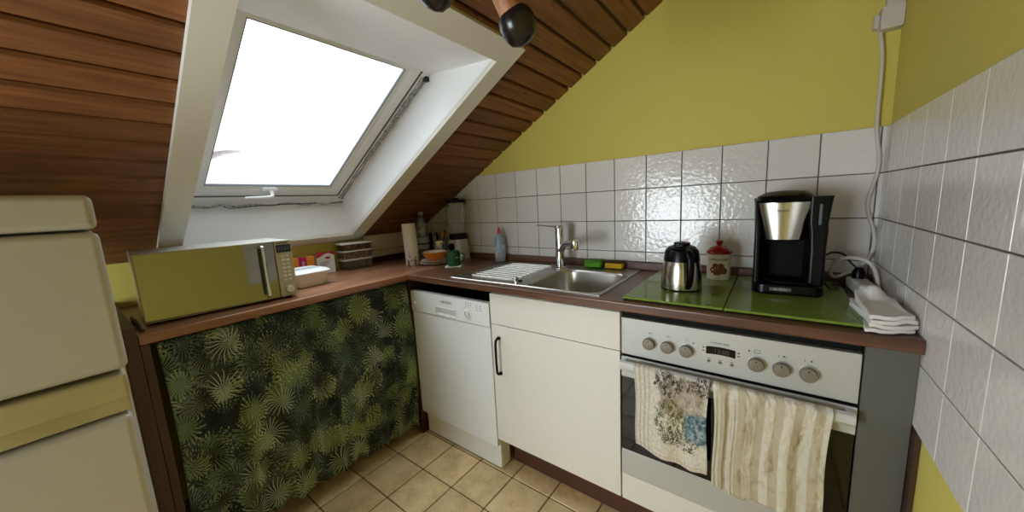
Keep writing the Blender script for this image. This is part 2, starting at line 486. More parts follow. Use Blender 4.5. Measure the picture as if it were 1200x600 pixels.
# skylight: shaft lining, casing, frame, sash, pane, handle
win = tag(empty('window_1', rp(-1.08, -0.42), None), 'white roof window in the pine slope', 'window', kind='structure')
WO = win.location.copy()
def wobj(name, bm, mat, parent=win, **kw):
    if parent == win: bmesh.ops.translate(bm, vec=-WO, verts=bm.verts[:])
    return obj(name, bm, mat, parent, **kw)
D1 = 0.215
top_in, top_out = (OX1, -0.002), (-0.832, D1-0.01)
bot_in, bot_out = (OX0, -0.002), (OX0+0.028, D1+0.005)
bm = B()
def shaft_pt(t, y, pad):
    """corner points of the shaft: t=(x,off)"""
    return rp(t[0], y, t[1])
T0, T1 = rp(OX1, 0, -0.002), Vector((-0.836, 0, 1.894)); B0, B1 = rp(OX0, 0, -0.002), Vector((-1.772, 0, 1.392))
def at(p, y): return Vector((p.x, y, p.z))
def slab(bm, a, b, c, d, n):
    loft(bm, [[a, b, c, d], [q+n for q in (a, b, c, d)]])
slab(bm, at(T0, OY0), at(T0, OY1), at(T1, OY1), at(T1, OY0), Vector((0.006, 0, 0.01)))
slab(bm, at(B0, OY0), at(B0, OY1), at(B1, OY1), at(B1, OY0), Vector((-0.01, 0, -0.004)))
slab(bm, at(T0, OY1), at(T1, OY1), at(B1, OY1), at(B0, OY1), Vector((0, 0.01, 0)))
slab(bm, at(T0, OY0), at(T1, OY0), at(B1, OY0), at(B0, OY0), Vector((0, -0.01, 0)))
wobj('reveal', bm, M_REVEAL)
def rbox(bm, x0, x1, y0, y1, o0, o1):
    loft(bm, [[rp(x0, y0, o), rp(x1, y0, o), rp(x1, y1, o), rp(x0, y1, o)] for o in (o0, o1)])
bm = B(); cw = 0.075
t = -0.020
rbox(bm, OX0-0.062, OX0, OY0-0.075, OY1+0.085, t, -0.0005)
rbox(bm, OX1, OX1+0.078, OY0-0.075, OY1+0.085, t, -0.0005)
rbox(bm, OX0, OX1, OY0-0.075, OY0, t, -0.0005)
rbox(bm, OX0, OX1, OY1, OY1+0.085, t, -0.0005)
wobj('casing', bm, M_CASING)
# frame / sash measured in the window's own plane: rp(x, y, off) with off around 0.2
def ring(bm, x0, x1, y0, y1, w0, w1, wy0, wy1, o0, o1):
    rbox(bm, x0, x0+w0, y0, y1, o0, o1); rbox(bm, x1-w1, x1, y0, y1, o0, o1)
    rbox(bm, x0+w0, x1-w1, y0, y0+wy0, o0, o1); rbox(bm, x0+w0, x1-w1, y1-wy1, y1, o0, o1)
XB, XT = -1.655, -0.62           # in rp() x for offset 0.2:  true x = x - 0.2*ST
bm = B(); ring(bm, XB-0.02, XT, OY0-0.03, OY1+0.03, 0.072, 0.06, 0.072, 0.072, 0.205, 0.24)
wobj('frame', bm, M_PVC)
bm = B(); ring(bm, XB+0.056, XT-0.064, OY0+0.048, OY1-0.048, 0.05, 0.06, 0.05, 0.05, 0.210, 0.236)
sash = wobj('sash', bm, M_PVC)
bm = B(); ring(bm, XB+0.100, XT-0.12, OY0+0.092, OY1-0.092, 0.022, 0.022, 0.022, 0.022, 0.217, 0.232)
bmesh.ops.translate(bm, vec=-WO, verts=bm.verts[:]); obj('glazing_bead', bm, M_PVC, sash)
bm = B(); ring(bm, XB+0.0525, XT-0.0605, OY0+0.0425, OY1-0.0425, 0.0035, 0.0035, 0.0035, 0.0035, 0.2045, 0.26)
bmesh.ops.translate(bm, vec=-WO, verts=bm.verts[:]); obj('gasket', bm, M_GASKET, sash)
bm = B(); ring(bm, XB+0.120, XT-0.14, OY0+0.112, OY1-0.112, 0.003, 0.003, 0.003, 0.003, 0.2162, 0.2255)
bmesh.ops.translate(bm, vec=-WO, verts=bm.verts[:]); obj('pane_seal', bm, M_GASKET, sash)
bm = B(); rbox(bm, XB+0.118, XT-0.13, OY0+0.110, OY1-0.110, 0.226, 0.230)
wobj('pane', bm, M_PANE)
# lever handle on the bottom rail
hb = rp(-1.543, -0.44, 0.200)
bm = B()
bx(bm, hb.x-0.012, hb.x+0.012, hb.y-0.035, hb.y+0.03, hb.z-0.004, hb.z+0.012, 0.004)
tube(bm, [hb, hb-Nn*0.03, hb-Nn*0.036+Vector((0, -0.02, -0.004)), hb-Nn*0.034+Vector((-0.01, -0.115, -0.008))], [0.009, 0.008, 0.008, 0.006], 10)
wobj('handle', bm, M_PVC, smooth=True)

# ================================================================= FITTED UNITS
ZW, ZWB = 0.963, 0.930
XE = -1.151; YE = -0.024
def edge_prof(bm, pts_fn, ends):
    """front edge with rounded top and bottom; pts_fn(depth, z, s)"""
    r = 0.006; pr = []
    for i in range(5):
        a = PI/2*i/4; pr.append((-r+r*math.sin(a) if False else -(r-r*math.sin(a)), ZW-r+r*math.cos(a)))
    for i in range(5):
        a = PI/2*i/4; pr.append((-(r-r*math.cos(a)), ZWB+r-r*math.sin(a)))
    pr = [(-0.03, ZW)]+pr+[(-0.03, ZWB)]
    loft(bm, [[pts_fn(d, z, s) for d, z in pr] for s in ends])
# back worktop with the sink cut-out (bowl hole only)
HX0, HX1, HY0, HY1 = -0.455, -0.085, 0.022, 0.43
wt = empty('worktop', (0, 0, 0), 'walnut brown worktop along the tiled wall holding the sink and the green hob covers', 'worktop')
bm = B(); yb = YE+0.03
for a, b, c, d in ((XE+0.0008, HX0, yb, YB-0.012), (HX1, 0.10, yb, YB-0.012), (0.10, XR-0.0115, yb, YB-0.012), (HX0, HX1, yb, HY0), (HX0, HX1, HY1, YB-0.012)):
    bx(bm, a, b, c, d, ZWB, ZW)
edge_prof(bm, lambda d, z, s: Vector((s, YE-d if False else YE+(-d), z)), (XE+0.0008, XR-0.0115))
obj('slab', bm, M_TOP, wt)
bm = B(); bx(bm, XL+0.02, XR-0.0115, YB-0.028, YB-0.0008, ZW, Z_UP, 0.003)
obj('upstand', bm, M_TOP, wt)
wl = empty('worktop', (0, 0, 0), 'walnut brown worktop along the knee wall carrying the microwave', 'worktop')
bm = B(); bx(bm, XL, XE-0.03, -1.025, YB-0.03, ZWB, ZW)
edge_prof(bm, lambda d, z, s: Vector((XE+d, s, z)), (-1.025, YB-0.03))
obj('slab', bm, M_TOPY_LIT, wl)
bm = B(); bx(bm, XL+0.0005, XL+0.018, 0.09, YB-0.03, ZW, Z_UP, 0.003); obj('upstand', bm, M_DARKWOOD, wl)
# end panel and post of the left run
ep = empty('end_panel', (-1.45, -1.04, 0), 'dark brown upright panel closing the left worktop beside the fridge', 'end panel')
bm = B(); bx(bm, -0.31, 0.299, -0.022, 0.013, 0, 0.99, 0.002); obj('side_board', bm, M_DARKWOOD, ep)
bm = B(); bx(bm, 0.255, 0.297, 0.0135, 0.036, 0, ZWB-0.001, 0.002); obj('post', bm, M_DARKWOOD, ep)
# post at the inner corner
bm = B(); bx(bm, -1.205, -1.178, -0.005, 0.56, 0, ZWB-0.001, 0.002)
tag(obj('support_panel', bm, M_DARKWOOD), 'dark brown board under the worktop corner left of the dishwasher', 'support panel')

# dishwasher
dw = empty('dishwasher', (-0.888, 0, 0), 'white front-loading dishwasher under the corner of the worktop', 'dishwasher')
HWD = 0.283
bm = B(); bx(bm, -HWD+0.004, HWD-0.004, 0.027, 0.52, 0.12, 0.84, 0.003); obj('cabinet', bm, M_WHITE, dw)
bm = B(); bx(bm, -HWD+0.004, HWD-0.004, 0.027, 0.52, 0.8405, 0.86, 0.002); obj('top_cover', bm, M_BLACKM, dw)
bm = B(); bx(bm, -HWD, HWD, 0, 0.024, 0.149, 0.7535, 0.004); obj('door', bm, M_WHITE, dw, smooth=True)
# control fascia with a real grip recess
bm = B(); z0, z1 = 0.7565, 0.869; gx0, gx1, gz0, gz1 = -0.085, 0.065, 0.770, 0.803
for a, b, c, d in ((-HWD, gx0, z0, z1), (gx1, HWD, z0, z1), (gx0, gx1, z0, gz0), (gx0, gx1, gz1, z1)):
    bx(bm, a, b, -0.003, 0.026, c, d)
bx(bm, gx0, gx1, 0.02, 0.026, gz0, gz1)
fa = obj('control_fascia', bm, M_WHITE, dw)
bm = B(); bx(bm, gx0-0.004, gx1+0.004, -0.0045, -0.003, gz0-0.006, gz0, 0.0005); bx(bm, gx0-0.004, gx1+0.004, -0.0045, -0.003, gz1, gz1+0.003, 0.0005)
obj('grip_rim', bm, M_WPLAST, fa)
text('brand_lettering', 'BOSCH', 0.020, M_INK, fa, (0.004, -0.0032, 0.836), FRONT)
bm = B(); bx(bm, -0.0385, -0.0365, -0.0036, -0.003, 0.829, 0.842); bx(bm, -0.045, -0.031, -0.0036, -0.003, 0.8345, 0.8365)
obj('brand_mark', bm, M_INK, fa)
bm = B()
for i in range(12):
    a = 2*PI*i/12; bx(bm, 0.145+0.028*math.cos(a)-0.0018, 0.145+0.028*math.cos(a)+0.0018, -0.0036, -0.003, 0.806+0.028*math.sin(a)-0.0018, 0.806+0.028*math.sin(a)+0.0018)
for i in range(3):
    for j in range(2): bx(bm, 0.135+i*0.016, 0.143+i*0.016, -0.0036, -0.003, 0.842+j*0.010, 0.8445+j*0.010)
for i in range(2):
    for j in range(3): bx(bm, 0.205+i*0.022, 0.213+i*0.022, -0.0036, -0.003, 0.825+j*0.011, 0.828+j*0.011)
obj('printed_marks', bm, M_INKB, fa)
bm = B(); lathe(bm, [(0.017, 0), (0.017, 0.010), (0.014, 0.014)], n=28)
kn = obj('program_dial', bm, M_WPLAST, fa, smooth=True); kn.rotation_euler = FRONT; kn.location = (0.145, -0.003, 0.806)
bm = B(); bx(bm, 0.1435, 0.1465, -0.0185, -0.0165, 0.795, 0.815); obj('dial_mark', bm, M_INK, fa)
bm = B(); lathe(bm, [(0.011, 0), (0.011, 0.007), (0.009, 0.009)], n=24)
kn = obj('power_button', bm, M_WPLAST, fa, smooth=True); kn.rotation_euler = FRONT; kn.location = (-0.25, -0.003, 0.800)
bm = B(); bx(bm, -0.256, -0.244, -0.0036, -0.003, 0.825, 0.828); obj('power_mark', bm, M_INKB, fa)
bm = B(); bx(bm, -HWD+0.006, HWD-0.006, 0.028, 0.10, 0.012, 0.145, 0.005); obj('base_panel', bm, M_WHITE, dw)
bm = B()
bm.free()
for x in (-0.24, 0.24):
    bm = B(); lathe(bm, [(0.018, 0), (0.018, 0.012)], (x, 0.06, 0), 16); obj('foot', bm, M_BLACKM, dw)

# sink cupboard
sc = empty('base_cabinet', (-0.30, 0, 0), 'cream sink cabinet with a black bow handle between dishwasher and oven', 'cabinet')
bm = B(); bx(bm, -0.298, 0.298, 0.019, 0.53, 0.195, 0.72); bx(bm, -0.298, 0.298, 0.019, 0.024, 0.72, ZWB-0.001)
bx(bm, -0.298, -0.28, 0.024, 0.53, 0.72, ZWB-0.001); bx(bm, 0.28, 0.298, 0.024, 0.53, 0.72, ZWB-0.001)
obj('body', bm, M_CREAM, sc)
bm = B(); bx(bm, -0.2985, 0.2975, 0, 0.0185, 0.7775, 0.918, 0.0015); obj('drawer_front', bm, M_CREAM, sc)
bm = B(); bx(bm, -0.2985, 0.2975, 0, 0.0185, 0.198, 0.7745, 0.0015); dr = obj('door', bm, M_CREAM, sc)
bm = B()
hx = -0.255
tube(bm, [(hx, 0.0, 0.716), (hx, -0.016, 0.716), (hx, -0.028, 0.70), (hx, -0.030, 0.64), (hx, -0.028, 0.565), (hx, -0.016, 0.547), (hx, 0.0, 0.547)], 0.0055, 10, k=5)
for z in (0.716, 0.547): lathe(bm, [(0.008, -0.006), (0.008, 0.006)], (hx, -0.004, z), 14)
obj('handle', bm, M_BLACK, dr, smooth=True)
bm = B(); bx(bm, -0.603, 0.690, 0.125, 0.14, 0.0, 0.1945)
tag(obj('plinth', bm, M_PLINTH), 'recessed dark brown plinth board under the cream fronts', 'plinth')

# oven
ov = empty('oven', (0.30, 0, 0), 'built-in oven with silver control panel and black glass door under the hob', 'oven')
bm = B(); bx(bm, -0.296, 0.2985, 0.022, 0.53, 0.306, ZWB-0.001); obj('body', bm, M_BLACKM, ov)
bm = B(); bx(bm, -0.297, 0.297, -0.001, 0.021, 0.7715, 0.9025, 0.002); cp = obj('control_panel', bm, M_PANEL, ov)
for i, x in enumerate((0.098, 0.154, 0.210, 0.388, 0.444, 0.500)):
    x -= 0.30
    bm = B(); lathe(bm, [(0.0215, 0), (0.0215, 0.003), (0.0205, 0.005)], n=32)
    k = obj('knob', bm, M_KNOBRING, cp, smooth=True); k.rotation_euler = FRONT; k.location = (x, -0.001, 0.8285)
    bm = B(); lathe(bm, [(0.0195, 0), (0.0190, 0.014), (0.0175, 0.017), (0.006, 0.0185)], n=32)
    c = obj('cap', bm, M_KNOB, k, smooth=True); c.location = (0, 0, 0.004)
    bm = B(); lathe(bm, [(0.0022, 0), (0.0022, 0.001)], n=10); c = obj('mark', bm, M_INK, k); c.location = (0, 0.012, 0.0215)
bm = B()
for x, dz in ((0.098, 0), (0.154, 0), (0.228, -0.008), (0.370, 0.0), (0.448, 0), (0.505, 0)):
    bx(bm, x-0.302, x-0.298, -0.0016, -0.001, 0.860+dz, 0.864+dz)
for x in (0.105, 0.161, 0.206, 0.212, 0.437, 0.492, 0.453):
    bx(bm, x-0.301, x-0.300, -0.0014, -0.001, 0.858, 0.865)
for a, b, c, d in ((0.382, 0.396, 0.867, 0.868), (0.382, 0.396, 0.858, 0.859), (0.382, 0.383, 0.858, 0.868), (0.395, 0.396, 0.858, 0.868)):
    bx(bm, a-0.30, b-0.30, -0.0014, -0.001, c, d)
for x in (0.256, 0.346):
    for z in (0.838, 0.848): bx(bm, x-0.303, x-0.297, -0.0014, -0.001, z-0.0015, z+0.0015)
obj('printed_symbols', bm, M_INK, cp)
def arc_display():
    bm = B(); top = []; bot = []
    n = 10
    for i in range(n+1):
        t = i/n; x = -0.037+0.075*t; bow = 0.003*(1-(2*t-1)**2)
        top.append((x, 0.8535+bow)); bot.append((x, 0.830+bow))
    ring_ = [Vector((x, -0.0012, z)) for x, z in top]+[Vector((x, -0.0012, z)) for x, z in bot[::-1]]
    loft(bm, [ring_, [p+Vector((0, -0.0014, 0)) for p in ring_]])
    return bm
d_ = obj('display', arc_display(), M_BGLASS, cp)
g = G('dim_digits'); e = g.n('ShaderNodeEmission'); e.inputs[0].default_value = lin((150, 170, 160)); e.inputs[1].default_value = 0.12
g.nt.links.new(e.outputs[0], g.out.inputs[0]); M_DIGIT = g.mat
text('clock_digits', '12:00', 0.018, M_DIGIT, d_, (0.003, -0.0027, 0.8425), FRONT)
text('brand_lettering', 'Constructa', 0.0105, M_INK, cp, (-0.002, -0.0012, 0.868), FRONT)
for x in (0.271, 0.300, 0.330):
    bm = B(); lathe(bm, [(0.005, 0), (0.005, 0.004), (0.003, 0.006)], n=4)
    k = obj('button', bm, M_KNOB, cp); k.rotation_euler = FRONT; k.location = (x-0.30, -0.001, 0.8085)
bm = B()
bm.free()
for x in (0.271, 0.300, 0.330):
    bm = B(); bx(bm, x-0.304, x-0.296, -0.0014, -0.001, 0.8155, 0.817); obj('button_mark', bm, M_INK, cp)
# door: rails of pale metal, black glass, bottom rail
bm = B(); bx(bm, -0.296, 0.297, 0.0005, 0.021, 0.3085, 0.766, 0.002); od = obj('door', bm, M_BLACKM, ov)
bm = B(); bx(bm, -0.295, 0.296, -0.004, 0.0004, 0.407, 0.690, 0.001); obj('door_glass', bm, M_BGLASS, od)
bm = B(); bx(bm, -0.296, 0.297, -0.005, 0.0004, 0.690, 0.763, 0.001); obj('metal_rail', bm, M_PANEL, od)
bm = B(); bx(bm, -0.296, 0.297, -0.005, 0.0004, 0.309, 0.407, 0.001); obj('metal_rail', bm, M_PANEL, od)
bm = B()
# handle: flat lip along the top of the door with end blocks
pr = [(-0.038, 0.728), (-0.046, 0.738), (-0.047, 0.748), (-0.042, 0.757), (-0.030, 0.760), (-0.028, 0.754), (-0.036, 0.747), (-0.034, 0.736)]
loft(bm, [[Vector((x, y, z)) for y, z in pr] for x in (-0.290, 0.290)])
for x in (-0.283, 0.283): bx(bm, x-0.008, x+0.008, -0.036, -0.0048, 0.736, 0.757, 0.002)
obj('handle', bm, M_HANDLE, od)
# drawer under the oven
dd = empty('oven_cabinet', (0.30, 0, 0), 'cream base cabinet with a drawer front directly beneath the oven door', 'cabinet')
bm = B(); bx(bm, -0.297, 0.298, 0, 0.0185, 0.198, 0.3035, 0.0015); obj('drawer', bm, M_CREAM, dd)
bm = B(); bx(bm, -0.29, 0.29, 0.019, 0.53, 0.197, 0.302); obj('carcass', bm, M_CREAM, dd)
bm = B(); bx(bm, 0.6005, 0.6885, -0.001, 0.018, 0.0, ZWB-0.001, 0.001)
tag(obj('filler_panel', bm, M_GREY), 'plain grey filler panel between the oven and the right wall', 'filler panel')
bm = B(); bx(bm, 0.6895, 0.6988 if False else 0.6988, -0.03, 0.02, 0.0, 0.745, 0.001)
tag(obj('edge_strip', bm, M_DARKWOOD), 'narrow dark brown strip at the right wall next to the grey filler', 'edge strip')

# ================================================================= SINK, TAP, HOB COVERS
sk = empty('sink', (-0.27, 0.225, ZW), 'stainless steel inset sink with ribbed drainer on its left', 'sink')
def ray_rect(a, x0, x1, y0, y1):
    c, s = math.cos(a), math.sin(a); t = 1e9
    if c > 1e-6: t = min(t, x1/c)
    if c < -1e-6: t = min(t, x0/c)
    if s > 1e-6: t = min(t, y1/s)
    if s < -1e-6: t = min(t, y0/s)
    return Vector((c*t, s*t, 0))
sx0, sx1, sy0, sy1 = -0.859+0.27, -0.081+0.27, 0.010-0.225, 0.503-0.225
angs = sorted(set([2*PI*i/96 for i in range(96)]+[math.atan2(y, x) % (2*PI) for x in (sx0, sx1) for y in (sy0, sy1)]))
def bowl_ring(w, d, r, z):
    pts = []
    for a in angs:                # superellipse-like rounded rectangle by ray casting
        lo, hi = 0.0, 1.0; c, s = math.cos(a), math.sin(a)
        for _ in range(40):
            m_ = (lo+hi)/2; x, y = abs(c*m_), abs(s*m_)
            dx, dy = max(x-(w/2-r), 0), max(y-(d/2-r), 0)
            inside = math.hypot(dx, dy) <= r
            lo, hi = (m_, hi) if inside else (lo, m_)
        pts.append(Vector((c*lo, s*lo, z)))
    return pts
bm = B()
outer0 = [ray_rect(a, sx0, sx1, sy0, sy1) for a in angs]
rings = [outer0, [p+Vector((0, 0, 0.003)) for p in outer0],
         bowl_ring(0.352, 0.392, 0.06, 0.003), bowl_ring(0.342, 0.382, 0.058, -0.001), bowl_ring(0.335, 0.375, 0.058, -0.012),
         bowl_ring(0.315, 0.355, 0.07, -0.13), bowl_ring(0.29, 0.33, 0.08, -0.15), bowl_ring(0.18, 0.20, 0.08, -0.156), bowl_ring(0.06, 0.06, 0.029, -0.158)]
loft(bm, rings, False, True)
obj('basin', bm, M_STEEL, sk, smooth=True)
bm = B()
for i in range(11):
    y = 0.105+i*0.034-0.225; r_ = 0.0045
    tube(bm, [(-0.80+0.27, y, 0.003), (-0.775+0.27, y, 0.0045), (-0.56+0.27, y, 0.0045), (-0.535+0.27, y, 0.003)], [0.002, r_, r_, 0.002], 8, k=3, flat=1)
obj('drainer_ribs', bm, M_STEEL, sk, smooth=True)
bm = B()
loft(bm, [[Vector((p.x*1.0, p.y*1.0, 0.0028)) for p in outer0], [Vector((p.x*0.985+0.000, p.y*0.985, 0.0058)) for p in outer0], [Vector((p.x*0.97, p.y*0.972, 0.0031)) for p in outer0]], False, False)
obj('rim', bm, M_STEEL, sk, smooth=True)
bm = B(); lathe(bm, [(0.016, 0), (0.016, 0.003), (0.011, 0.005), (0.012, 0.014), (0.010, 0.016)], (-0.235, -0.142, 0.003), 24); obj('drain_knob', bm, M_CHROME, sk, smooth=True)
bm = B(); lathe(bm, [(0.03, 0), (0.032, 0.003), (0.02, 0.002)], (0, 0, -0.1578), 24); obj('strainer', bm, M_CHROME, sk, smooth=True)
bm = B(); bx(bm, -0.218, -0.205, -0.15, -0.135, 0.003, 0.010, 0.002); obj('overflow_button', bm, M_BLACK, sk)

tp = empty('faucet', (-0.468, 0.425, ZW+0.003), 'chrome single-lever tap standing on the sink rim', 'faucet')
bm = B(); lathe(bm, [(0.030, 0), (0.030, 0.006), (0.026, 0.010), (0.0245, 0.05), (0.0225, 0.17), (0.0225, 0.196)], n=32); obj('body', bm, M_CHROME, tp, smooth=True)
bm = B(); tube(bm, [(0.01, -0.008, 0.092), (0.05, -0.045, 0.128), (0.10, -0.09, 0.142), (0.148, -0.132, 0.146)], [0.017, 0.0145, 0.013, 0.0125], 16)
sp = obj('spout', bm, M_CHROME, tp, smooth=True)
bm = B(); lathe(bm, [(0.016, -0.028), (0.0185, -0.022), (0.0185, 0.012), (0.012, 0.017)], (0.155, -0.138, 0.148), 24); obj('aerator', bm, M_CHROME, sp, smooth=True)
bm = B(); lathe(bm, [(0.0235, 0.198), (0.0238, 0.214), (0.019, 0.221), (0.006, 0.223)], n=32)
tube(bm, [(-0.008, 0.0, 0.215), (-0.05, -0.012, 0.219), (-0.115, -0.028, 0.226)], [0.014, 0.010, 0.008], 12, flat=0.45)
obj('lever', bm, M_CHROME, tp, smooth=True)

# glass hob covers: four panels in a two by two field
for nm, x0, x1, y0, y1 in (('front left', 0.004, 0.3015, 0.008, 0.2735), ('front right', 0.3045, 0.602, 0.008, 0.2735), ('back left', 0.004, 0.3015, 0.2765, 0.50), ('back right', 0.3045, 0.602, 0.2765, 0.50)):
    lb = {'front left': 'green glass hob cover panel in front, under the steel jug', 'front right': 'green glass hob cover panel in front, under the coffee machine',
          'back left': 'green glass hob cover panel at the back, under the lidded jar', 'back right': 'green glass hob cover panel at the back, behind the coffee machine'}[nm]
    e_ = empty('hob_cover', ((x0+x1)/2, (y0+y1)/2, ZW), lb, 'hob cover', 'green glass hob covers')
    w, d = (x1-x0)/2, (y1-y0)/2
    bm = B(); bx(bm, -w, w, -d, d, 0.0045, 0.012, 0.0012); obj('glass_panel', bm, M_GREEN, e_)
    for a in (-1, 1):
        for b in (-1, 1):
            bm = B(); lathe(bm, [(0.006, 0.0), (0.006, 0.0045)], (a*(w-0.0065), b*(d-0.0065), 0), 12); obj('rubber_foot', bm, M_BLACKM, e_)
ZH = ZW+0.0121

# ================================================================= THINGS ON THE HOB AND THE RIGHT
tj = empty('thermos_jug', (0.152, 0.195, ZH), 'stainless steel thermos jug with black lid and handle on the green cover', 'thermos jug')
bm = B(); lathe(bm, [(0.060, 0.0), (0.066, 0.002), (0.067, 0.010), (0.0665, 0.05), (0.062, 0.085), (0.0575, 0.105)], n=48); obj('body', bm, M_STEELZ, tj, smooth=True)
bm = B(); lathe(bm, [(0.0585, 0.104), (0.0585, 0.110), (0.054, 0.140), (0.050, 0.146), (0.046, 0.149)], n=40); obj('collar', bm, M_BLACK, tj, smooth=True)
bm = B(); lathe(bm, [(0.045, 0.149), (0.044, 0.153), (0.030, 0.158), (0.026, 0.160), (0.027, 0.167), (0.016, 0.170)], n=32)
bx(bm, -0.012, 0.012, -0.048, -0.020, 0.156, 0.165, 0.003); obj('lid', bm, M_BLACK, tj, smooth=True)
bm = B(); lathe(bm, [(0.055, -0.0), (0.064, 0.0), (0.0665, 0.004), (0.0672, 0.008)], n=40, cap1=False); obj('base_ring', bm, M_BLACK, tj, smooth=True)
ha = math.radians(-63); hc, hs = math.cos(ha), math.sin(ha)
bm = B(); tube(bm, [(r*hc, r*hs, z) for r, z in ((0.046, 0.142), (0.074, 0.143), (0.092, 0.128), (0.094, 0.085), (0.088, 0.045), (0.075, 0.024), (0.063, 0.024))], [0.010, 0.011, 0.013, 0.013, 0.012, 0.010, 0.008], 12)
obj('handle', bm, M_BLACK, tj, smooth=True)
sa = ha+PI
bm = B(); tube(bm, [(r*math.cos(sa), r*math.sin(sa), z) for r, z in ((0.048, 0.128), (0.060, 0.140), (0.066, 0.149))], [0.012, 0.012, 0.009], 10); obj('spout', bm, M_BLACK, tj, smooth=True)

jr = empty('cookie_jar', (0.243, 0.42, ZH), 'cream ceramic jar with red knobbed lid and cookie picture', 'jar')
bm = B(); lathe(bm, [(0.038, 0), (0.041, 0.004), (0.041, 0.098), (0.039, 0.102)], n=40); obj('pot', bm, M_CERAM, jr, smooth=True)
bm = B(); lathe(bm, [(0.043, 0.101), (0.044, 0.105), (0.042, 0.112), (0.028, 0.126), (0.012, 0.131), (0.008, 0.136), (0.012, 0.142), (0.012, 0.149), (0.006, 0.153)], n=40); obj('lid', bm, M_RED, jr, smooth=True)
va = math.atan2(-1.137-0.42, 0.408-0.243)
def wrap_patch(bm, r, a0, a1, z0, z1, n=8, nv=1, edge=None):
    grid(bm, n, nv, lambda u, v: Vector((r*math.cos(a0+(a1-a0)*u), r*math.sin(a0+(a1-a0)*u), z0+(z1-z0)*v)))
bm = B()
for (da, z, s) in ((-0.35, 0.040, 0.016), (0.0, 0.046, 0.019), (0.32, 0.038, 0.017), (-0.12, 0.030, 0.013), (0.18, 0.056, 0.012), (-0.28, 0.058, 0.010)):
    n = 14; c = [Vector((0.0424*math.cos(va+da+s/0.041*math.cos(2*PI*i/n)), 0.0424*math.sin(va+da+s/0.041*math.cos(2*PI*i/n)), z+s*0.85*math.sin(2*PI*i/n)*(1+0.15*math.sin(5*2*PI*i/n)))) for i in range(n)]
    bm.faces.new([bm.verts.new(p) for p in c])
o_ = obj('cookie_picture', bm, M_BROWN, jr)
def wrap_text(name, s, size, mat, parent, r, a, z):
    o = text(name, s, size, mat, parent, (0, 0, 0), (0, 0, 0), 0.0002)
    for v in o.data.vertices:
        x, y, h = v.co; t = a+x/r
        v.co = Vector(((r+h)*math.cos(t), (r+h)*math.sin(t), z+y))
    return o
wrap_text('lettering', 'Lebkuchen', 0.0165, M_INK, jr, 0.0415, va, 0.082)

# drip coffee machine, its jug bay empty
cm = empty('coffee_machine', (0.448, 0.33, ZH), 'tall black drip coffee machine with a steel filter front', 'coffee machine', rz=0.05)
def sect(w, d0, d1, r, z, sk=0.0):                # footprint, front at y=d0, back at y=d1
    return [p+Vector((sk, 0, 0)) for p in rrect(0, (d0+d1)/2, w, d1-d0, r, z)]
bm = B(); loft(bm, [sect(0.178, -0.092, 0.09, 0.03, 0), sect(0.184, -0.096, 0.092, 0.032, 0.006), sect(0.182, -0.094, 0.092, 0.032, 0.030), sect(0.172, -0.086, 0.09, 0.03, 0.036)]); bs = obj('base', bm, M_BLACK, cm, smooth=True)
bm = B(); lathe(bm, [(0.066, 0.036), (0.066, 0.039), (0.05, 0.0395)], (0, -0.015, 0), 36); obj('hot_plate', bm, M_BLACKM, bs, smooth=True)
bm = B(); loft(bm, [sect(0.176, 0.030, 0.092, 0.02, 0.034), sect(0.182, 0.030, 0.095, 0.02, 0.20), sect(0.188, 0.020, 0.098, 0.02, 0.285), sect(0.192, 0.020, 0.10, 0.02, 0.308)]); obj('back_column', bm, M_BLACKM, cm, smooth=True)
def rr_(x0, x1, y0, y1, r, z): return rrect((x0+x1)/2, (y0+y1)/2, x1-x0, y1-y0, r, z)
bm = B(); loft(bm, [rr_(0.046, 0.089, -0.080, 0.05, 0.012, 0.034), rr_(0.046, 0.089, -0.078, 0.05, 0.012, 0.15), rr_(0.044, 0.092, -0.072, 0.05, 0.012, 0.20), rr_(0.040, 0.091, -0.070, 0.05, 0.012, 0.23), rr_(0.040, 0.098, -0.070, 0.055, 0.012, 0.30), rr_(0.040, 0.100, -0.070, 0.055, 0.012, 0.309)]); wtk = obj('water_tank', bm, M_BLACK, cm, smooth=True)
bm = B(); bx(bm, 0.066, 0.073, -0.0715, -0.069, 0.222, 0.285, 0.001); obj('water_gauge', bm, M_INKB, wtk)
bm = B(); loft(bm, [rr_(-0.090, -0.074, -0.078, 0.05, 0.006, 0.034), rr_(-0.091, -0.076, -0.074, 0.05, 0.006, 0.20), rr_(-0.093, -0.082, -0.060, 0.05, 0.005, 0.29), rr_(-0.094, -0.084, -0.058, 0.05, 0.005, 0.303)]); obj('side_cheek', bm, M_BLACK, cm, smooth=True)
DX, DY = -0.018, -0.058
def cone(z, f): return [Vector((DX+f*math.cos(a), DY+0.42*f*math.sin(a), z)) for a in [2*PI*i/44 for i in range(44)]]
bm = B(); loft(bm, [cone(0.172, 0.048), cone(0.176, 0.0528), cone(0.294, 0.0666)]); obj('filter_holder', bm, M_BLACK, cm, smooth=True)
zs = [(0.177, 0.0535), (0.2935, 0.0672)]
bm = B(); a0, a1 = math.radians(180-4), math.radians(360+4)
def facing(u, v):
    z, r = zs[round(v)]; k = 1-0.34*(1-v); a = 1.5*PI+(a1-a0)/2*(2*u-1)*k
    return Vector((DX+r*math.cos(a), DY+0.42*r*math.sin(a)-0.0005, z))
grid(bm, 32, 1, facing)
st_ = obj('steel_facing', bm, M_STEELZ, cm, smooth='all')
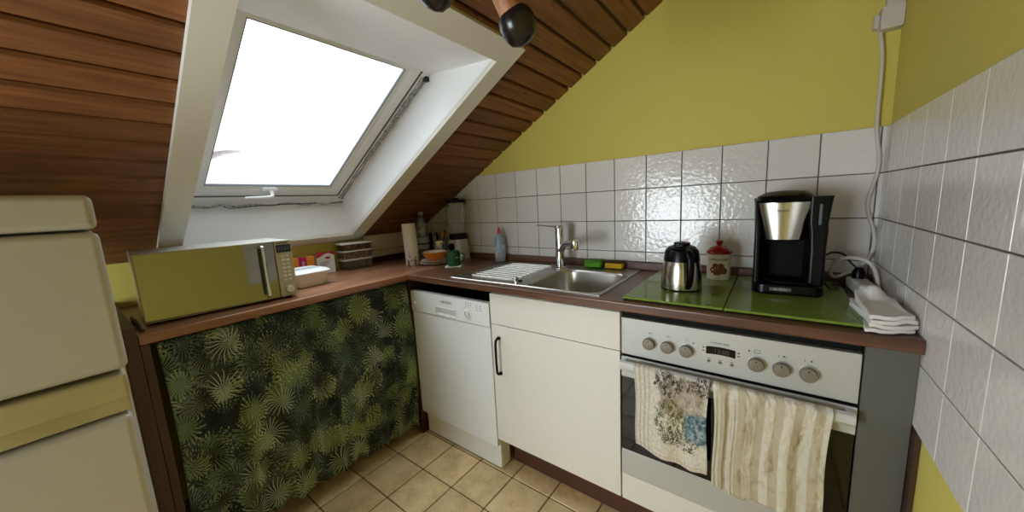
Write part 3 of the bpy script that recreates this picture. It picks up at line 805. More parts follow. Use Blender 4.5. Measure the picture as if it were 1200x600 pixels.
bm = B(); loft(bm, [rr_(-0.090, 0.055, -0.090, 0.05, 0.06, 0.2945), rr_(-0.092, 0.058, -0.093, 0.05, 0.06, 0.301), rr_(-0.088, 0.055, -0.088, 0.05, 0.06, 0.315), rr_(-0.066, 0.040, -0.066, 0.03, 0.045, 0.327), rr_(-0.03, 0.01, -0.03, 0.01, 0.018, 0.331)]); obj('lid', bm, M_BLACK, cm, smooth=True)
bm = B(); bx(bm, -0.046, 0.010, -0.0965, -0.0935, 0.012, 0.024, 0.001); obj('badge', bm, M_INKB, bs)
text('badge_lettering', 'SEVERIN', 0.0095, M_KNOBRING, bs, (-0.018, -0.0967, 0.018), FRONT)
wrap = text('front_lettering', 'SEVERIN', 0.008, M_INK, cm, (-0.022, -0.0862, 0.268), (PI/2-0.09, 0, 0))
bm = B(); tube(bm, [(0.03, -0.088, 0.036), (0.05, -0.085, 0.038), (0.062, -0.075, 0.037)], 0.004, 8); obj('switch', bm, M_BLACK, bs, smooth=True)

ps = empty('power_strip', (0.648, 0.43, ZW), 'white power strip lying behind the folded cloth in the corner', 'power strip', rz=math.radians(4))
bm = B(); bx(bm, -0.024, 0.024, -0.085, 0.075, 0.0005, 0.037, 0.006, 3); obj('housing', bm, M_WPLAST, ps, smooth=True)
for y in (-0.05, -0.005, 0.04):
    bm = B(); lathe(bm, [(0.019, 0), (0.019, 0.0012), (0.016, 0.0012), (0.0155, 0.0008)], (0, y, 0.037), 24); obj('socket', bm, M_CABLEW, ps, smooth=True)
bm = B(); lathe(bm, [(0.017, 0.0385), (0.017, 0.058), (0.010, 0.075)], (0.0, 0.04, 0), 20)
tag(obj('plug', bm, M_BLACK, ps, smooth=True), 'black plug')
bm = B(); tube(bm, [(0.55, 0.44, 1.075), (0.575, 0.455, 1.088), (0.605, 0.47, 1.08), (0.622, 0.475, 1.055), (0.640, 0.473, 1.035)], 0.0035, 8)
tube(bm, [(0.55, 0.40, 1.00), (0.57, 0.385, 0.975), (0.60, 0.37, 0.968), (0.612, 0.41, 0.968), (0.60, 0.45, 0.975), (0.575, 0.42, 0.985), (0.59, 0.375, 0.975)], 0.0032, 8)
tag(obj('power_cable', bm, M_CABLEB, smooth=True), 'black appliance cable looping from the coffee machine to the corner', 'cable')
bm = B(); tube(bm, [(0.640, 0.549, 1.822), (0.648, 0.546, 1.805), (0.655, 0.544, 1.77), (0.662, 0.545, 1.708), (0.664, 0.545, 1.603), (0.665, 0.543, 1.495), (0.677, 0.541, 1.40), (0.676, 0.54, 1.35), (0.666, 0.54, 1.29), (0.660, 0.54, 1.245), (0.668, 0.538, 1.20), (0.681, 0.536, 1.155), (0.684, 0.533, 1.10), (0.668, 0.52, 1.055), (0.63, 0.50, 1.02), (0.59, 0.475, 1.0), (0.573, 0.46, 1.02), (0.59, 0.455, 1.062), (0.63, 0.445, 1.073), (0.667, 0.43, 1.055), (0.682, 0.405, 1.00), (0.680, 0.375, 0.972), (0.668, 0.345, 0.970)], 0.0055, 10, k=6)
tag(obj('extension_cord', bm, M_CABLEW, smooth=True), 'white extension cord hanging down the wall into a loop behind the cloth', 'cord')
jb = empty('junction_box', (0.668, YB, 1.82), 'beige surface wall socket box high in the right corner', 'junction box')
bm = B(); bx(bm, -0.022, 0.031, -0.045, -0.0005, -0.032, 0.036, 0.005, 2); obj('housing', bm, M_CABLEW, jb, smooth=True)
bm = B(); bx(bm, -0.036, -0.022, -0.034, -0.006, -0.022, 0.018, 0.004, 2); obj('plug', bm, M_CABLEW, jb, smooth=True)
bm = B(); bx(bm, -0.010, 0.031, -0.026, -0.0005, 0.036, 0.35, 0.002); obj('conduit', bm, M_CABLEW, jb)
# folded cloth
M_LINEN = plain('white_cotton', (226, 224, 218), 0.9, var=0.03, scale=60, bump=0.4, bscale=500)
cl = empty('folded_cloth', (0.645, 0.10, ZW), 'white folded tea cloth stacked in layers at the worktop end', 'cloth')
def layer(i):
    z0 = 0.002+0.0105*i
    bm = B()
    cx0, cx1, cy0, cy1 = -0.052+0.002*i, 0.036-0.001*i, -0.108+0.002*i, 0.095-0.004*i
    def f(u, v):
        x = cx0+(cx1-cx0)*u; y = cy0+(cy1-cy0)*v
        x += 0.006*math.sin(3*v+i) ; y += -0.010*math.sin(PI*u)*(1-v) + 0.022*(u-0.3)*(1-v)*1.6
        e = min(u, 1-u, v, 1-v)
        z = z0+0.0035*math.sin(5*u+2*i)*math.sin(4*v+i)+0.002*math.sin(11*u+7*v)
        if i >= 3:
            z += 0.028*math.exp(-((u-0.45)/0.22)**2-((v-1.0)/0.16)**2)+0.012*max(0, v-0.55)+0.022*max(0, 0.3-u)*2.0*v-0.010*math.sin(PI*u)*math.sin(PI*v)*1.0
        z = max(z, z0)
        return Vector((x, y, z))
    grid(bm, 28, 36, f)
    o = obj('layer', bm, M_LINEN, cl, smooth='all')
    m = o.modifiers.new('t', 'SOLIDIFY'); m.thickness = 0.009; m.offset = 1
    b = o.modifiers.new('b', 'BEVEL'); b.width = 0.004; b.segments = 3; b.limit_method = 'ANGLE'
for i in range(4): layer(i)

# sponges and washing-up liquid
def sponge(loc, rz, foam, pad, lb):
    e = empty('sponge', loc, lb, 'sponge', rz=rz)
    bm = B(); bx(bm, -0.043, 0.043, -0.022, 0.022, 0.0005, 0.027, 0.005, 3)
    for v in bm.verts:
        if abs(v.co.x) < 0.06 and abs(v.co.y) > 0.015: v.co.y *= 1-0.10*math.exp(-(v.co.x/0.02)**2)
    obj('foam', bm, foam, e, smooth=True)
    bm = B(); bx(bm, -0.043, 0.043, -0.022, 0.022, 0.0275, 0.035, 0.003, 2); obj('scouring_pad', bm, pad, e, smooth=True)
M_SPG = plain('green_foam', (98, 168, 38), 0.95, var=0.15, scale=120, bump=0.5, bscale=400)
M_SPGD = plain('green_pad', (84, 150, 36), 0.95, var=0.2, scale=150, bump=0.5, bscale=400)
M_SPY = plain('yellow_foam', (222, 178, 40), 0.95, var=0.12, scale=120, bump=0.5, bscale=400)
M_SPB = plain('brown_pad', (62, 42, 24), 0.95, var=0.2, scale=150, bump=0.5, bscale=400)
sponge((-0.318, 0.500, ZW+0.0065), 0.10, M_SPG, M_SPGD, 'bright green sponge behind the sink bowl, next to the tap')
sponge((-0.207, 0.500, ZW+0.0065), 0.02, M_SPY, M_SPB, 'yellow sponge with dark brown scouring pad behind the sink bowl')
def soap():
    e = empty('soap_bottle', (-0.925, 0.495, ZW+0.001), 'clear blue washing-up liquid bottle with pink cap by the drainer', 'soap bottle', rz=0.6)
    g = G('soap_blue'); M_SO = g.bsdf(lin((176, 200, 214)), 0.2, 0, None, Transmission_Weight=0.35)
    bm = B(); lathe(bm, [(0.030, 0), (0.034, 0.004), (0.034, 0.085), (0.031, 0.11), (0.034, 0.125), (0.026, 0.150), (0.012, 0.164), (0.012, 0.172)], n=32, sy=0.62); obj('bottle', bm, M_SO, e, smooth=True)
    bm = B(); lathe(bm, [(0.014, 0.1725), (0.014, 0.186), (0.009, 0.190), (0.006, 0.206), (0.004, 0.208)], n=24); obj('cap', bm, plain('pink_cap', (206, 52, 86), 0.35), e, smooth=True)
    g = G('soap_label'); o = g.obj(); v = g.n('ShaderNodeTexVoronoi'); v.inputs['Scale'].default_value = 55; g.put(v.inputs['Vector'], o)
    col = g.ramp(g.sep(v.outputs['Color'])[0], [(0.0, lin((120, 160, 190))), (0.35, lin((222, 226, 228))), (0.65, lin((196, 96, 120))), (0.85, lin((90, 130, 180)))], 'CONSTANT')
    bm = B()
    zz = [0.025, 0.05, 0.085, 0.105]; rr = [0.0345, 0.0345, 0.0345, 0.032]
    lathe(bm, list(zip(rr, zz)), n=32, sy=0.63, cap0=False, cap1=False); obj('label', bm, g.bsdf(g.mix(0.4, col, lin((200, 210, 220))), 0.35), e, smooth=True)
soap()

# ================================================================= CORNER GROUP
def paper_roll():
    e = empty('paper_roll', (-1.405, 0.205, ZW), 'white kitchen paper roll standing at the left of the corner group', 'paper roll')
    bm = B(); lathe(bm, [(0.040, 0.0005), (0.0415, 0.003), (0.0415, 0.256), (0.040, 0.258), (0.018, 0.258), (0.018, 0.24)], n=40)
    for v in bm.verts: v.co.x -= 0.05*v.co.z
    obj('roll', bm, plain('paper', (226, 218, 204), 0.9, var=0.03, bump=0.3, bscale=300), e, smooth=True)
    a = math.atan2(-1.34, 1.81); bm = B()
    for da, z, s in ((-0.35, 0.06, 0.02), (0.25, 0.035, 0.014), (-0.1, 0.03, 0.010), (0.5, 0.05, 0.010)):
        pts = [(0.0421*math.cos(a+da+dx/0.042)-0.05*(z+dz), 0.0421*math.sin(a+da+dx/0.042), z+dz) for dx, dz in ((-s*0.6, 0), (0, -s*0.5), (s*0.6, 0))]
        tube(bm, pts, 0.0011, 6, k=4)
        tube(bm, [(0.0421*math.cos(a+da)-0.05*(z+dz), 0.0421*math.sin(a+da), z+dz) for dz in (-s*0.5, s)], 0.0011, 6, smooth=False)
    obj('printed_motif', bm, M_INK, e)
paper_roll()
bm = B(); lathe(bm, [(0.020, 0.0005), (0.024, 0.004), (0.027, 0.042), (0.0255, 0.042), (0.0225, 0.006), (0.002, 0.005)], (0, 0, 0), 32, True, False)
o_ = obj('drinking_glass', bm, M_GLASS, None, smooth=True, loc=(-1.338, 0.150, ZW)); tag(o_, 'small clear glass in front of the paper roll', 'glass')
bt_ = empty('water_bottle', (-1.455, 0.335, ZW), 'tall clear plastic water bottle with a grey cap behind the paper roll', 'bottle')
bm = B(); lathe(bm, [(0.034, 0.0005), (0.042, 0.008), (0.042, 0.06), (0.040, 0.07), (0.043, 0.08), (0.043, 0.16), (0.040, 0.175), (0.042, 0.20), (0.036, 0.245), (0.022, 0.285), (0.014, 0.30), (0.014, 0.318)], n=36); obj('bottle', bm, M_PET, bt_, smooth=True)
bm = B(); lathe(bm, [(0.0165, 0.305), (0.0165, 0.323), (0.013, 0.326)], n=24); obj('cap', bm, plain('grey_cap', (150, 148, 150), 0.4), bt_, smooth=True)
bm = B(); lathe(bm, [(0.0436, 0.085), (0.0436, 0.158)], n=36, cap0=False, cap1=False); lb_ = obj('label_band', bm, plain('pale_blue_label', (142, 158, 172), 0.45, var=0.25, scale=60), bt_, smooth=True)
bm = B(); lathe(bm, [(0.0440, 0.112), (0.0440, 0.122)], n=36, cap0=False, cap1=False); obj('label_stripe', bm, M_INK, lb_, smooth=True)

def plate(loc, r, lb, col):
    e = bpy.data.objects
    bm = B(); lathe(bm, [(r*0.55, 0.0), (r*0.6, 0.002), (r*0.98, 0.011), (r, 0.0135), (r*0.96, 0.0135), (r*0.6, 0.005), (0.002, 0.004)], n=40, cap1=False)
    o = obj('plate', bm, col, None, smooth=True, loc=loc); return tag(o, lb, 'plate', 'plates under the orange bowl')
PX, PY = -1.275, 0.275
plate((PX, PY, ZW+0.0005), 0.092, 'lowest white plate of the three under the orange bowl', M_WPLAST)
plate((PX+0.003, PY-0.002, ZW+0.0095), 0.090, 'middle cream plate of the three under the orange bowl', M_CERAM)
plate((PX+0.005, PY-0.003, ZW+0.0185), 0.084, 'topmost white plate directly beneath the orange bowl', M_WPLAST)
bw = empty('bowl', (PX+0.005, PY, ZW+0.0262), 'orange glazed bowl with a cream inside stacked on three plates', 'bowl')
bm = B(); lathe(bm, [(0.042, 0.0), (0.046, 0.003), (0.064, 0.018), (0.074, 0.038), (0.0755, 0.052)], n=44, cap1=False); obj('outside', bm, plain('orange_glaze', (206, 116, 26), 0.3, var=0.15), bw, smooth=True)
bm = B(); lathe(bm, [(0.0755, 0.052), (0.073, 0.0535), (0.071, 0.048), (0.060, 0.020), (0.040, 0.008), (0.002, 0.006)], n=44, cap0=False, cap1=False); obj('inside', bm, M_CERAM, bw, smooth=True)

M_MUG = plain('green_enamel', (22, 86, 52), 0.25, var=0.08)
bm = B(); bx(bm, -0.047, 0.047, -0.038, 0.038, 0.0005, 0.005, 0.002); o_ = obj('coaster', bm, M_WPLAST, None, loc=(-1.085, 0.252, ZW)); o_.rotation_euler.z = 0.65
tag(o_, 'small white tile coaster under the green mug', 'coaster')
mg = empty('mug', (-1.085, 0.255, ZW+0.0052), 'dark green mug at the front of the corner group', 'mug')
bm = B(); lathe(bm, [(0.034, 0), (0.037, 0.003), (0.038, 0.084), (0.0365, 0.085), (0.0345, 0.080), (0.033, 0.008), (0.002, 0.006)], n=40, cap1=False); obj('cup', bm, M_MUG, mg, smooth=True)
a = math.radians(25); bm = B(); tube(bm, [(r*math.cos(a), r*math.sin(a), z) for r, z in ((0.036, 0.070), (0.058, 0.070), (0.066, 0.050), (0.056, 0.028), (0.036, 0.024))], 0.005, 10); obj('handle', bm, M_MUG, mg, smooth=True)
a = math.atan2(-1.39, 1.49); bm = B(); wrap_patch(bm, 0.0384, a+0.3, a+0.95, 0.048, 0.052); obj('printed_line', bm, M_WPLAST, mg)

def cutlery_pot():
    e = empty('utensil_pot', (-1.368, 0.400, ZW), 'steel pot of kitchen utensils behind the orange bowl', 'utensil pot')
    bm = B(); lathe(bm, [(0.042, 0.0005), (0.045, 0.004), (0.045, 0.13), (0.043, 0.131), (0.0425, 0.008), (0.002, 0.006)], n=36, cap1=False); obj('pot', bm, M_STEELZ, e, smooth=True)
    specs = ((-0.02, 0.02, -0.055, 0.005, 0.215, 'spoon', M_STEELZ, 'steel spoon leaning left in the utensil pot'), (0.005, -0.02, -0.012, -0.05, 0.20, 'spatula', M_STEELZ, 'flat steel spatula standing in the utensil pot'),
             (0.02, 0.01, 0.055, -0.012, 0.195, 'wooden_spoon', plain('spoon_wood', (150, 104, 66), 0.7), 'wooden spoon leaning right in the utensil pot'), (0.0, 0.02, 0.02, 0.045, 0.20, 'ladle', M_BLACK, 'black ladle at the back of the utensil pot'))
    for x0, y0, x1, y1, h, kind, mt, lb in specs:
        r = empty(kind, (-1.368, 0.400, ZW), lb, 'utensil')
        bm = B(); tube(bm, [(x0*0.6, y0*0.6, 0.01), (x1*0.8, y1*0.8, h*0.8)], 0.0038, 8, smooth=False); obj('shaft', bm, mt, r, smooth=True)
        bm = B(); d = Vector((x1-x0, y1-y0, h)).normalized(); p = Vector((x1*0.8, y1*0.8, h*0.8))
        tube(bm, [p-d*0.004, p+d*0.012, p+d*0.03, p+d*0.044], [0.004, 0.014, 0.016, 0.006], 12, flat=0.3); obj('head', bm, mt, r, smooth=True)
cutlery_pot()
bl = empty('blender', (-1.262, 0.478, ZW), 'countertop blender with ribbed clear jar and silver base against the tiles', 'blender')
bm = B(); loft(bm, [sect(0.13, -0.062, 0.05, 0.03, 0.0005), sect(0.135, -0.064, 0.05, 0.03, 0.006), sect(0.122, -0.058, 0.048, 0.03, 0.10), sect(0.115, -0.055, 0.046, 0.03, 0.135)]); bb = obj('motor_base', bm, plain('blender_silver', (196, 196, 192), 0.35, 0.3), bl, smooth=True)
bm = B(); lathe(bm, [(0.024, 0), (0.024, 0.012), (0.02, 0.016)], n=28); k = obj('dial', bm, M_BLACK, bb, smooth=True); k.rotation_euler = (PI/2-0.06, 0, 0.0); k.location = (-0.006, -0.0568, 0.088)
bm = B(); lathe(bm, [(0.060, 0.1355), (0.062, 0.14), (0.060, 0.165), (0.052, 0.172)], n=36); obj('collar', bm, M_BLACK, bl, smooth=True)
bm = B(); n = 48
def rib(r, z): return [Vector((r*(1+(0.06 if i % 6 == 0 else 0))*math.cos(2*PI*i/n), r*(1+(0.06 if i % 6 == 0 else 0))*math.sin(2*PI*i/n), z)) for i in range(n)]
loft(bm, [rib(0.046, 0.172), rib(0.050, 0.20), rib(0.058, 0.30), rib(0.062, 0.372)], False, False); obj('jar', bm, M_GLASS, bl, smooth=True)
bm = B(); lathe(bm, [(0.065, 0.3722), (0.065, 0.388), (0.055, 0.393), (0.022, 0.394), (0.020, 0.404)], n=36); obj('lid', bm, M_BLACK, bl, smooth=True)
bm = B(); tube(bm, [(-0.058, -0.012, 0.35), (-0.09, -0.02, 0.34), (-0.092, -0.02, 0.26), (-0.054, -0.012, 0.22)], 0.008, 10); obj('jar_handle', bm, M_PET, bl, smooth=True)
tb = empty('kitchen_appliance', (-1.545, 0.434, ZW), 'black boxy appliance in the dark corner under the slope', 'appliance', rz=0.35)
bm = B(); loft(bm, [rrect(0, 0, 0.15, 0.12, 0.02, 0.012), rrect(0, 0, 0.155, 0.125, 0.022, 0.03), rrect(0, 0, 0.15, 0.12, 0.022, 0.165), rrect(0, 0, 0.135, 0.105, 0.02, 0.178)]); ob_ = obj('casing', bm, M_BLACK, tb, smooth=True)
bm = B(); bx(bm, -0.055, 0.055, -0.03, -0.012, 0.1782, 0.1795); bx(bm, -0.055, 0.055, 0.012, 0.03, 0.1782, 0.1795); obj('slot_rims', bm, M_STEELZ, tb)
bm = B(); bx(bm, -0.06, 0.06, -0.05, 0.05, 0.0005, 0.0125); obj('base', bm, M_BLACKM, tb)
bm = B(); bx(bm, 0.0775, 0.092, -0.012, 0.012, 0.10, 0.112, 0.003); obj('lever', bm, M_BLACKM, tb)

# ================================================================= LEFT WORKTOP
mw = empty('microwave', (-1.236, -0.768, ZW), 'silver microwave oven with mirrored door standing under the skylight', 'microwave', rz=math.radians(-3.6))
MH = 0.2455
bm = B(); bx(bm, -0.325, -0.012, -0.229, 0.229, 0.011, MH-0.001, 0.003); obj('casing', bm, M_MWTOP, mw)
bm = B(); bx(bm, -0.012, 0.0, -0.230, 0.166, 0.009, MH, 0.002); md = obj('door', bm, M_MWSILVER, mw)
bm = B(); bx(bm, -0.0005, 0.0016, -0.2265, 0.164, 0.0125, MH-0.0035, 0.0005); obj('mirror_glass', bm, M_MIRROR, md)
bm = B(); tube(bm, [(0.0, 0.121, 0.027), (0.022, 0.121, 0.027), (0.027, 0.121, 0.040), (0.028, 0.121, 0.125), (0.027, 0.121, 0.212), (0.022, 0.121, 0.225), (0.0, 0.121, 0.225)], 0.0075, 12, k=5); obj('handle', bm, M_CHROME, md, smooth=True)
bm = B(); bx(bm, -0.012, 0.002, 0.168, 0.230, 0.009, MH, 0.002); pc = obj('control_panel', bm, M_MWSILVER, mw)
bm = B(); bx(bm, 0.002, 0.0032, 0.173, 0.226, 0.196, 0.228, 0.0005); dp = obj('display', bm, M_BGLASS, pc)
text('clock_digits', '21:21', 0.019, M_DIGIT, dp, (0.0034, 0.200, 0.212), (PI/2, 0, PI/2))
bm = B(); bx(bm, 0.002, 0.0026, 0.180, 0.218, 0.2325, 0.2365); obj('brand_line', bm, M_INK, pc)
for r in range(7):
    for c in range(2):
        bm = B(); y = 0.186+c*0.017+0.0035*0; z = 0.180-r*0.0165
        bx(bm, 0.002, 0.0042, y, y+0.0125, z-0.0045, z+0.0045, 0.001); obj('button', bm, M_WPLAST if (r % 2) else M_KNOBRING, pc)
bm = B(); lathe(bm, [(0.0165, 0), (0.0165, 0.004), (0.0145, 0.016), (0.012, 0.018)], n=32); k = obj('knob', bm, M_KNOBRING, pc, smooth=True); k.rotation_euler = (0, PI/2, 0); k.location = (0.002, 0.200, 0.040)
bm = B()
bm.free()
for x in (-0.03, -0.29):
    for y in (-0.20, 0.20):
        bm = B(); lathe(bm, [(0.012, 0.0005), (0.012, 0.0115)], (x, y, 0), 14); obj('foot', bm, M_BLACKM, mw)

cs = empty('casserole_dish', (-1.452, -0.421, ZW), 'white lidded casserole dish to the right of the microwave', 'dish', rz=0.03)
bm = B(); loft(bm, [rrect(0, 0, 0.165, 0.140, 0.03, 0.0005), rrect(0, 0, 0.172, 0.150, 0.03, 0.006), rrect(0, 0, 0.196, 0.182, 0.035, 0.060), rrect(0, 0, 0.202, 0.188, 0.036, 0.064)]); obj('dish', bm, M_WPLAST, cs, smooth=True)
bm = B(); loft(bm, [rrect(0, 0, 0.214, 0.200, 0.038, 0.0645), rrect(0, 0, 0.214, 0.200, 0.038, 0.070), rrect(0, 0, 0.190, 0.176, 0.034, 0.079), rrect(0, 0, 0.16, 0.146, 0.03, 0.080)]); ld = obj('lid', bm, M_WPLAST, cs, smooth=True)
bm = B(); bx(bm, -0.022, 0.022, -0.075, 0.075, 0.0802, 0.0812); obj('grey_band', bm, plain('lid_grey', (168, 178, 186), 0.5), ld)

def carton(name, loc, rz, w, d, h, mats, lb, cat, extra):
    e = empty(name, loc, lb, cat, rz=rz)
    bm = B(); bx(bm, -d/2, d/2, -w/2, w/2, 0.0005, h, 0.0012, 1); obj('box', bm, mats, e)
    extra(e, w, d, h); return e
M_CARD = plain('white_card', (226, 228, 232), 0.6, var=0.03)
M_CARDR = plain('red_card', (176, 24, 46), 0.5)
M_MAG = plain('magenta_card', (186, 16, 92), 0.5)
M_ORA = plain('orange_card', (238, 150, 40), 0.5)
def ex1(e, w, d, h):
    bm = B(); n = 12; x = d/2+0.0004
    top = [Vector((x, -w/2+w*i/n, h)) for i in range(n+1)]; bot = [Vector((x, -w/2+w*i/n, h-0.016-0.012*math.cos(2.6*i/n*PI/2*1.2))) for i in range(n+1)]
    loft(bm, [top+bot[::-1], [p+Vector((0.0006, 0, 0)) for p in top+bot[::-1]]])
    bx(bm, -d/2, d/2, -w/2, w/2, h, h+0.0008); obj('red_top', bm, M_CARDR, e)
    bm = B(); c = [Vector((x+0.0012, 0.012+0.015*math.cos(t), h-0.030+0.007*math.sin(t))) for t in [2*PI*i/18 for i in range(18)]]
    bm.faces.new([bm.verts.new(p) for p in c]); obj('emblem', bm, M_CARDR, e)
    bm = B()
    for i in range(4): bx(bm, x, x+0.0005, -0.03, 0.02-0.006*i, h-0.055-0.008*i, h-0.053-0.008*i)
    obj('printed_lines', bm, M_INKB, e)
carton('food_carton', (-1.690, -0.198, ZW), -0.30, 0.094, 0.045, 0.122, M_CARD, 'white food carton with a red top behind the casserole dish', 'carton', ex1)
def ex2(e, w, d, h):
    bm = B(); bx(bm, d/2, d/2+0.0008, -w/2+0.028, -w/2+0.068, 0.004, h+0.0008); bx(bm, -d/2, d/2+0.0008, -w/2+0.028, -w/2+0.068, h, h+0.0008); mp = obj('magenta_panel', bm, M_MAG, e)
    t = text('lettering', 'Tee', 0.028, M_WPLAST, mp, (d/2+0.001, -w/2+0.048, h*0.62), (PI/2, -PI/2, PI/2))
carton('food_box', (-1.688, -0.322, ZW), -0.05, 0.11, 0.05, 0.112, M_ORA, 'small orange box with a magenta panel beside the white carton', 'box', ex2)

# stacked food containers by the knee wall
def grains(name, cols, sc):
    g = G(name); o = g.obj(); v = g.n('ShaderNodeTexVoronoi'); v.inputs['Scale'].default_value = sc; g.put(v.inputs['Vector'], o)
    col = g.ramp(g.sep(v.outputs['Color'])[0], [(i/len(cols), lin(c)) for i, c in enumerate(cols)], 'CONSTANT')
    return g.bsdf(col, 0.7, 0, g.bump(v.outputs['Distance'], 0.5, 0.006))
CX, CY, cr = -1.672, -0.022, -0.12
def container(z, h, w, d, lb, fill, fh, lidmat):
    e = empty('food_container', (CX, CY, z), lb, 'food container', 'stacked food containers', rz=cr)
    bm = B(); loft(bm, [rrect(0, 0, d-0.014, w-0.014, 0.012, 0.0005), rrect(0, 0, d-0.002, w-0.002, 0.014, h-0.010)], True, False); obj('tub', bm, M_CLEARBOX, e, smooth=True)
    bm = B(); loft(bm, [rrect(0, 0, d+0.002, w+0.002, 0.014, h-0.0098), rrect(0, 0, d+0.004, w+0.004, 0.015, h-0.008), rrect(0, 0, d, w, 0.014, h-0.001), rrect(0, 0, d-0.01, w-0.01, 0.012, h-0.0005)]); obj('lid', bm, lidmat, e, smooth=True)
    if fill:
        bm = B(); loft(bm, [rrect(0, 0, d-0.018, w-0.018, 0.011, 0.002), rrect(0, 0, d-0.012, w-0.012, 0.011, fh)]); obj('contents', bm, fill, e, smooth=True)
M_LIDC = plain('milky_lid', (196, 192, 186), 0.35)
container(ZW, 0.066, 0.184, 0.105, 'lowest clear food container of the stack by the knee wall, nearly empty', None, 0, M_LIDC)
container(ZW+0.066, 0.052, 0.188, 0.108, 'middle food container of the stack, filled with pale flakes', grains('pale_flakes', [(222, 214, 200), (170, 156, 136), (204, 194, 176), (110, 92, 76)], 120), 0.037, M_LIDC)
container(ZW+0.118, 0.046, 0.188, 0.108, 'topmost food container of the stack, with brown packets under a white lid', grains('brown_packets', [(96, 44, 30), (58, 26, 20), (176, 150, 110), (128, 70, 40)], 60), 0.032, M_WPLAST)
# black flex lying on the worktop end behind the microwave
bm = B(); tube(bm, [(-1.46, -1.008, 0.9685), (-1.38, -1.012, 0.972), (-1.31, -1.014, 0.985), (-1.255, -1.013, 0.978), (-1.215, -1.012, 0.969), (-1.19, -1.008, 0.9685)], 0.005, 8)
tag(obj('microwave_cable', bm, M_CABLEB, smooth=True), 'black flex lying between the microwave and the end panel', 'cable')

# ================================================================= CURTAIN
def palm_mat():
    g = G('palm_print_fabric'); uv = g.uv()
    wv = g.vm('ADD', uv, g.vm('SCALE', g.vm('SUBTRACT', g.noise(uv, 7, 2, col=True), (0.5, 0.5, 0.5)), scale=0.03))
    n1 = g.noise(g.vm('MULTIPLY', uv, (1.0, 0.6, 1.0)), 22, 4, 0.65)
    col = g.ramp(n1, [(0.32, lin((6, 10, 14))), (0.48, lin((18, 34, 30))), (0.56, lin((60, 78, 60))), (0.68, lin((150, 154, 130)))])
    def layer(col, scale, off, R, rays, pal, half=0.0):
        v = g.n('ShaderNodeTexVoronoi', voronoi_dimensions='2D', feature='F1'); v.inputs['Scale'].default_value = scale; v.inputs['Randomness'].default_value = 0.8
        p = g.vm('ADD', wv, (off, off*1.7, 0)); g.put(v.inputs['Vector'], p)
        d = g.vm('SUBTRACT', p, v.outputs['Position']); s = g.sep(d); r = g.vm('LENGTH', g.comb(s[0], s[1], 0.0))
        c = g.sep(v.outputs['Color'])
        a = g.m('ARCTAN2', s[1], s[0])
        bend = g.m('MULTIPLY', g.m('SUBTRACT', c[2], 0.5), g.m('MULTIPLY', r, 18.0))
        aa = g.m('ADD', g.m('ADD', g.m('MULTIPLY', a, float(rays)), g.m('MULTIPLY', c[0], 6.28)), g.m('MULTIPLY', bend, 4.0))
        sn = g.m('ABSOLUTE', g.m('SINE', aa))
        jag = g.noise(g.comb(g.m('MULTIPLY', a, 2.2), g.m('MULTIPLY', c[1], 40.0), 0.0), 1.0, 2)
        Rr = g.m('MULTIPLY', g.m('ADD', 0.25, g.m('MULTIPLY', jag, 1.3)), R)
        t = g.m('DIVIDE', r, Rr)                          # 0 at the heart, 1 at the tip
        width = g.m('ADD', 0.18+half, g.m('MULTIPLY', t, 0.80-half))
        alpha = g.m('MULTIPLY', g.sm(g.m('SUBTRACT', sn, width), -0.05, 0.10), g.sm(t, 1.0, 0.96))
        stripe = g.sm(g.m('SUBTRACT', sn, width), 0.02, 0.22)
        light = g.ramp(c[1], [(q, lin(l)) for q, l, k_ in pal], 'CONSTANT'); dark = g.ramp(c[1], [(q, lin(k_)) for q, l, k_ in pal], 'CONSTANT')
        cc = g.mix(stripe, light, dark)
        return g.mix(alpha, col, cc)
    P1 = [(0.0, (64, 88, 70), (12, 26, 26)), (0.35, (100, 116, 70), (34, 52, 32)), (0.7, (50, 76, 74), (6, 14, 20))]
    P2 = [(0.0, (172, 178, 100), (98, 114, 54)), (0.3, (70, 98, 90), (5, 10, 16)), (0.55, (116, 132, 86), (30, 50, 34)), (0.8, (182, 180, 150), (104, 110, 84))]
    P3 = [(0.0, (122, 142, 126), (4, 7, 12)), (0.30, (190, 196, 104), (116, 134, 58)), (0.52, (78, 100, 98), (3, 6, 10)), (0.78, (146, 160, 132), (10, 22, 24))]
    for k, (sc_, off, R, rays, pal) in enumerate(((10.0, 0.13, 0.085, 9, P1), (8.5, 0.41, 0.095, 11, P2), (9.5, 2.77, 0.085, 10, P1), (7.5, 0.77, 0.095, 12, P3), (8.0, 1.31, 0.085, 11, P2), (6.5, 3.9, 0.09, 13, P3), (6.0, 5.3, 0.06, 11, P3))):
        col = layer(col, sc_, off, R, rays, pal)
    PL = [(0.0, (172, 178, 150), (172, 178, 150)), (0.3, (10, 18, 24), (10, 18, 24)), (0.62, (96, 122, 100), (96, 122, 100)), (0.8, (6, 12, 18), (6, 12, 18))]
    col = layer(col, 7.0, 7.7, 0.085, 10, PL, 0.62)
    hs = g.n('ShaderNodeHueSaturation'); hs.inputs['Saturation'].default_value = 0.74; hs.inputs['Value'].default_value = 1.32; g.put(hs.inputs['Color'], col)
    col = g.mix(1.0, hs.outputs[0], (0.95, 1.0, 1.04), 'MULTIPLY')
    gm = g.n('ShaderNodeGamma'); g.put(gm.inputs[0], col); gm.inputs[1].default_value = 1.18; col = gm.outputs[0]
    return g.bsdf(col, 0.9, 0, g.bump(g.noise(uv, 900, 1), 0.15, 0.001))
cu = empty('curtain', (-1.19, -0.5, 0.925), 'dark green palm leaf print curtain hanging under the left worktop', 'curtain')
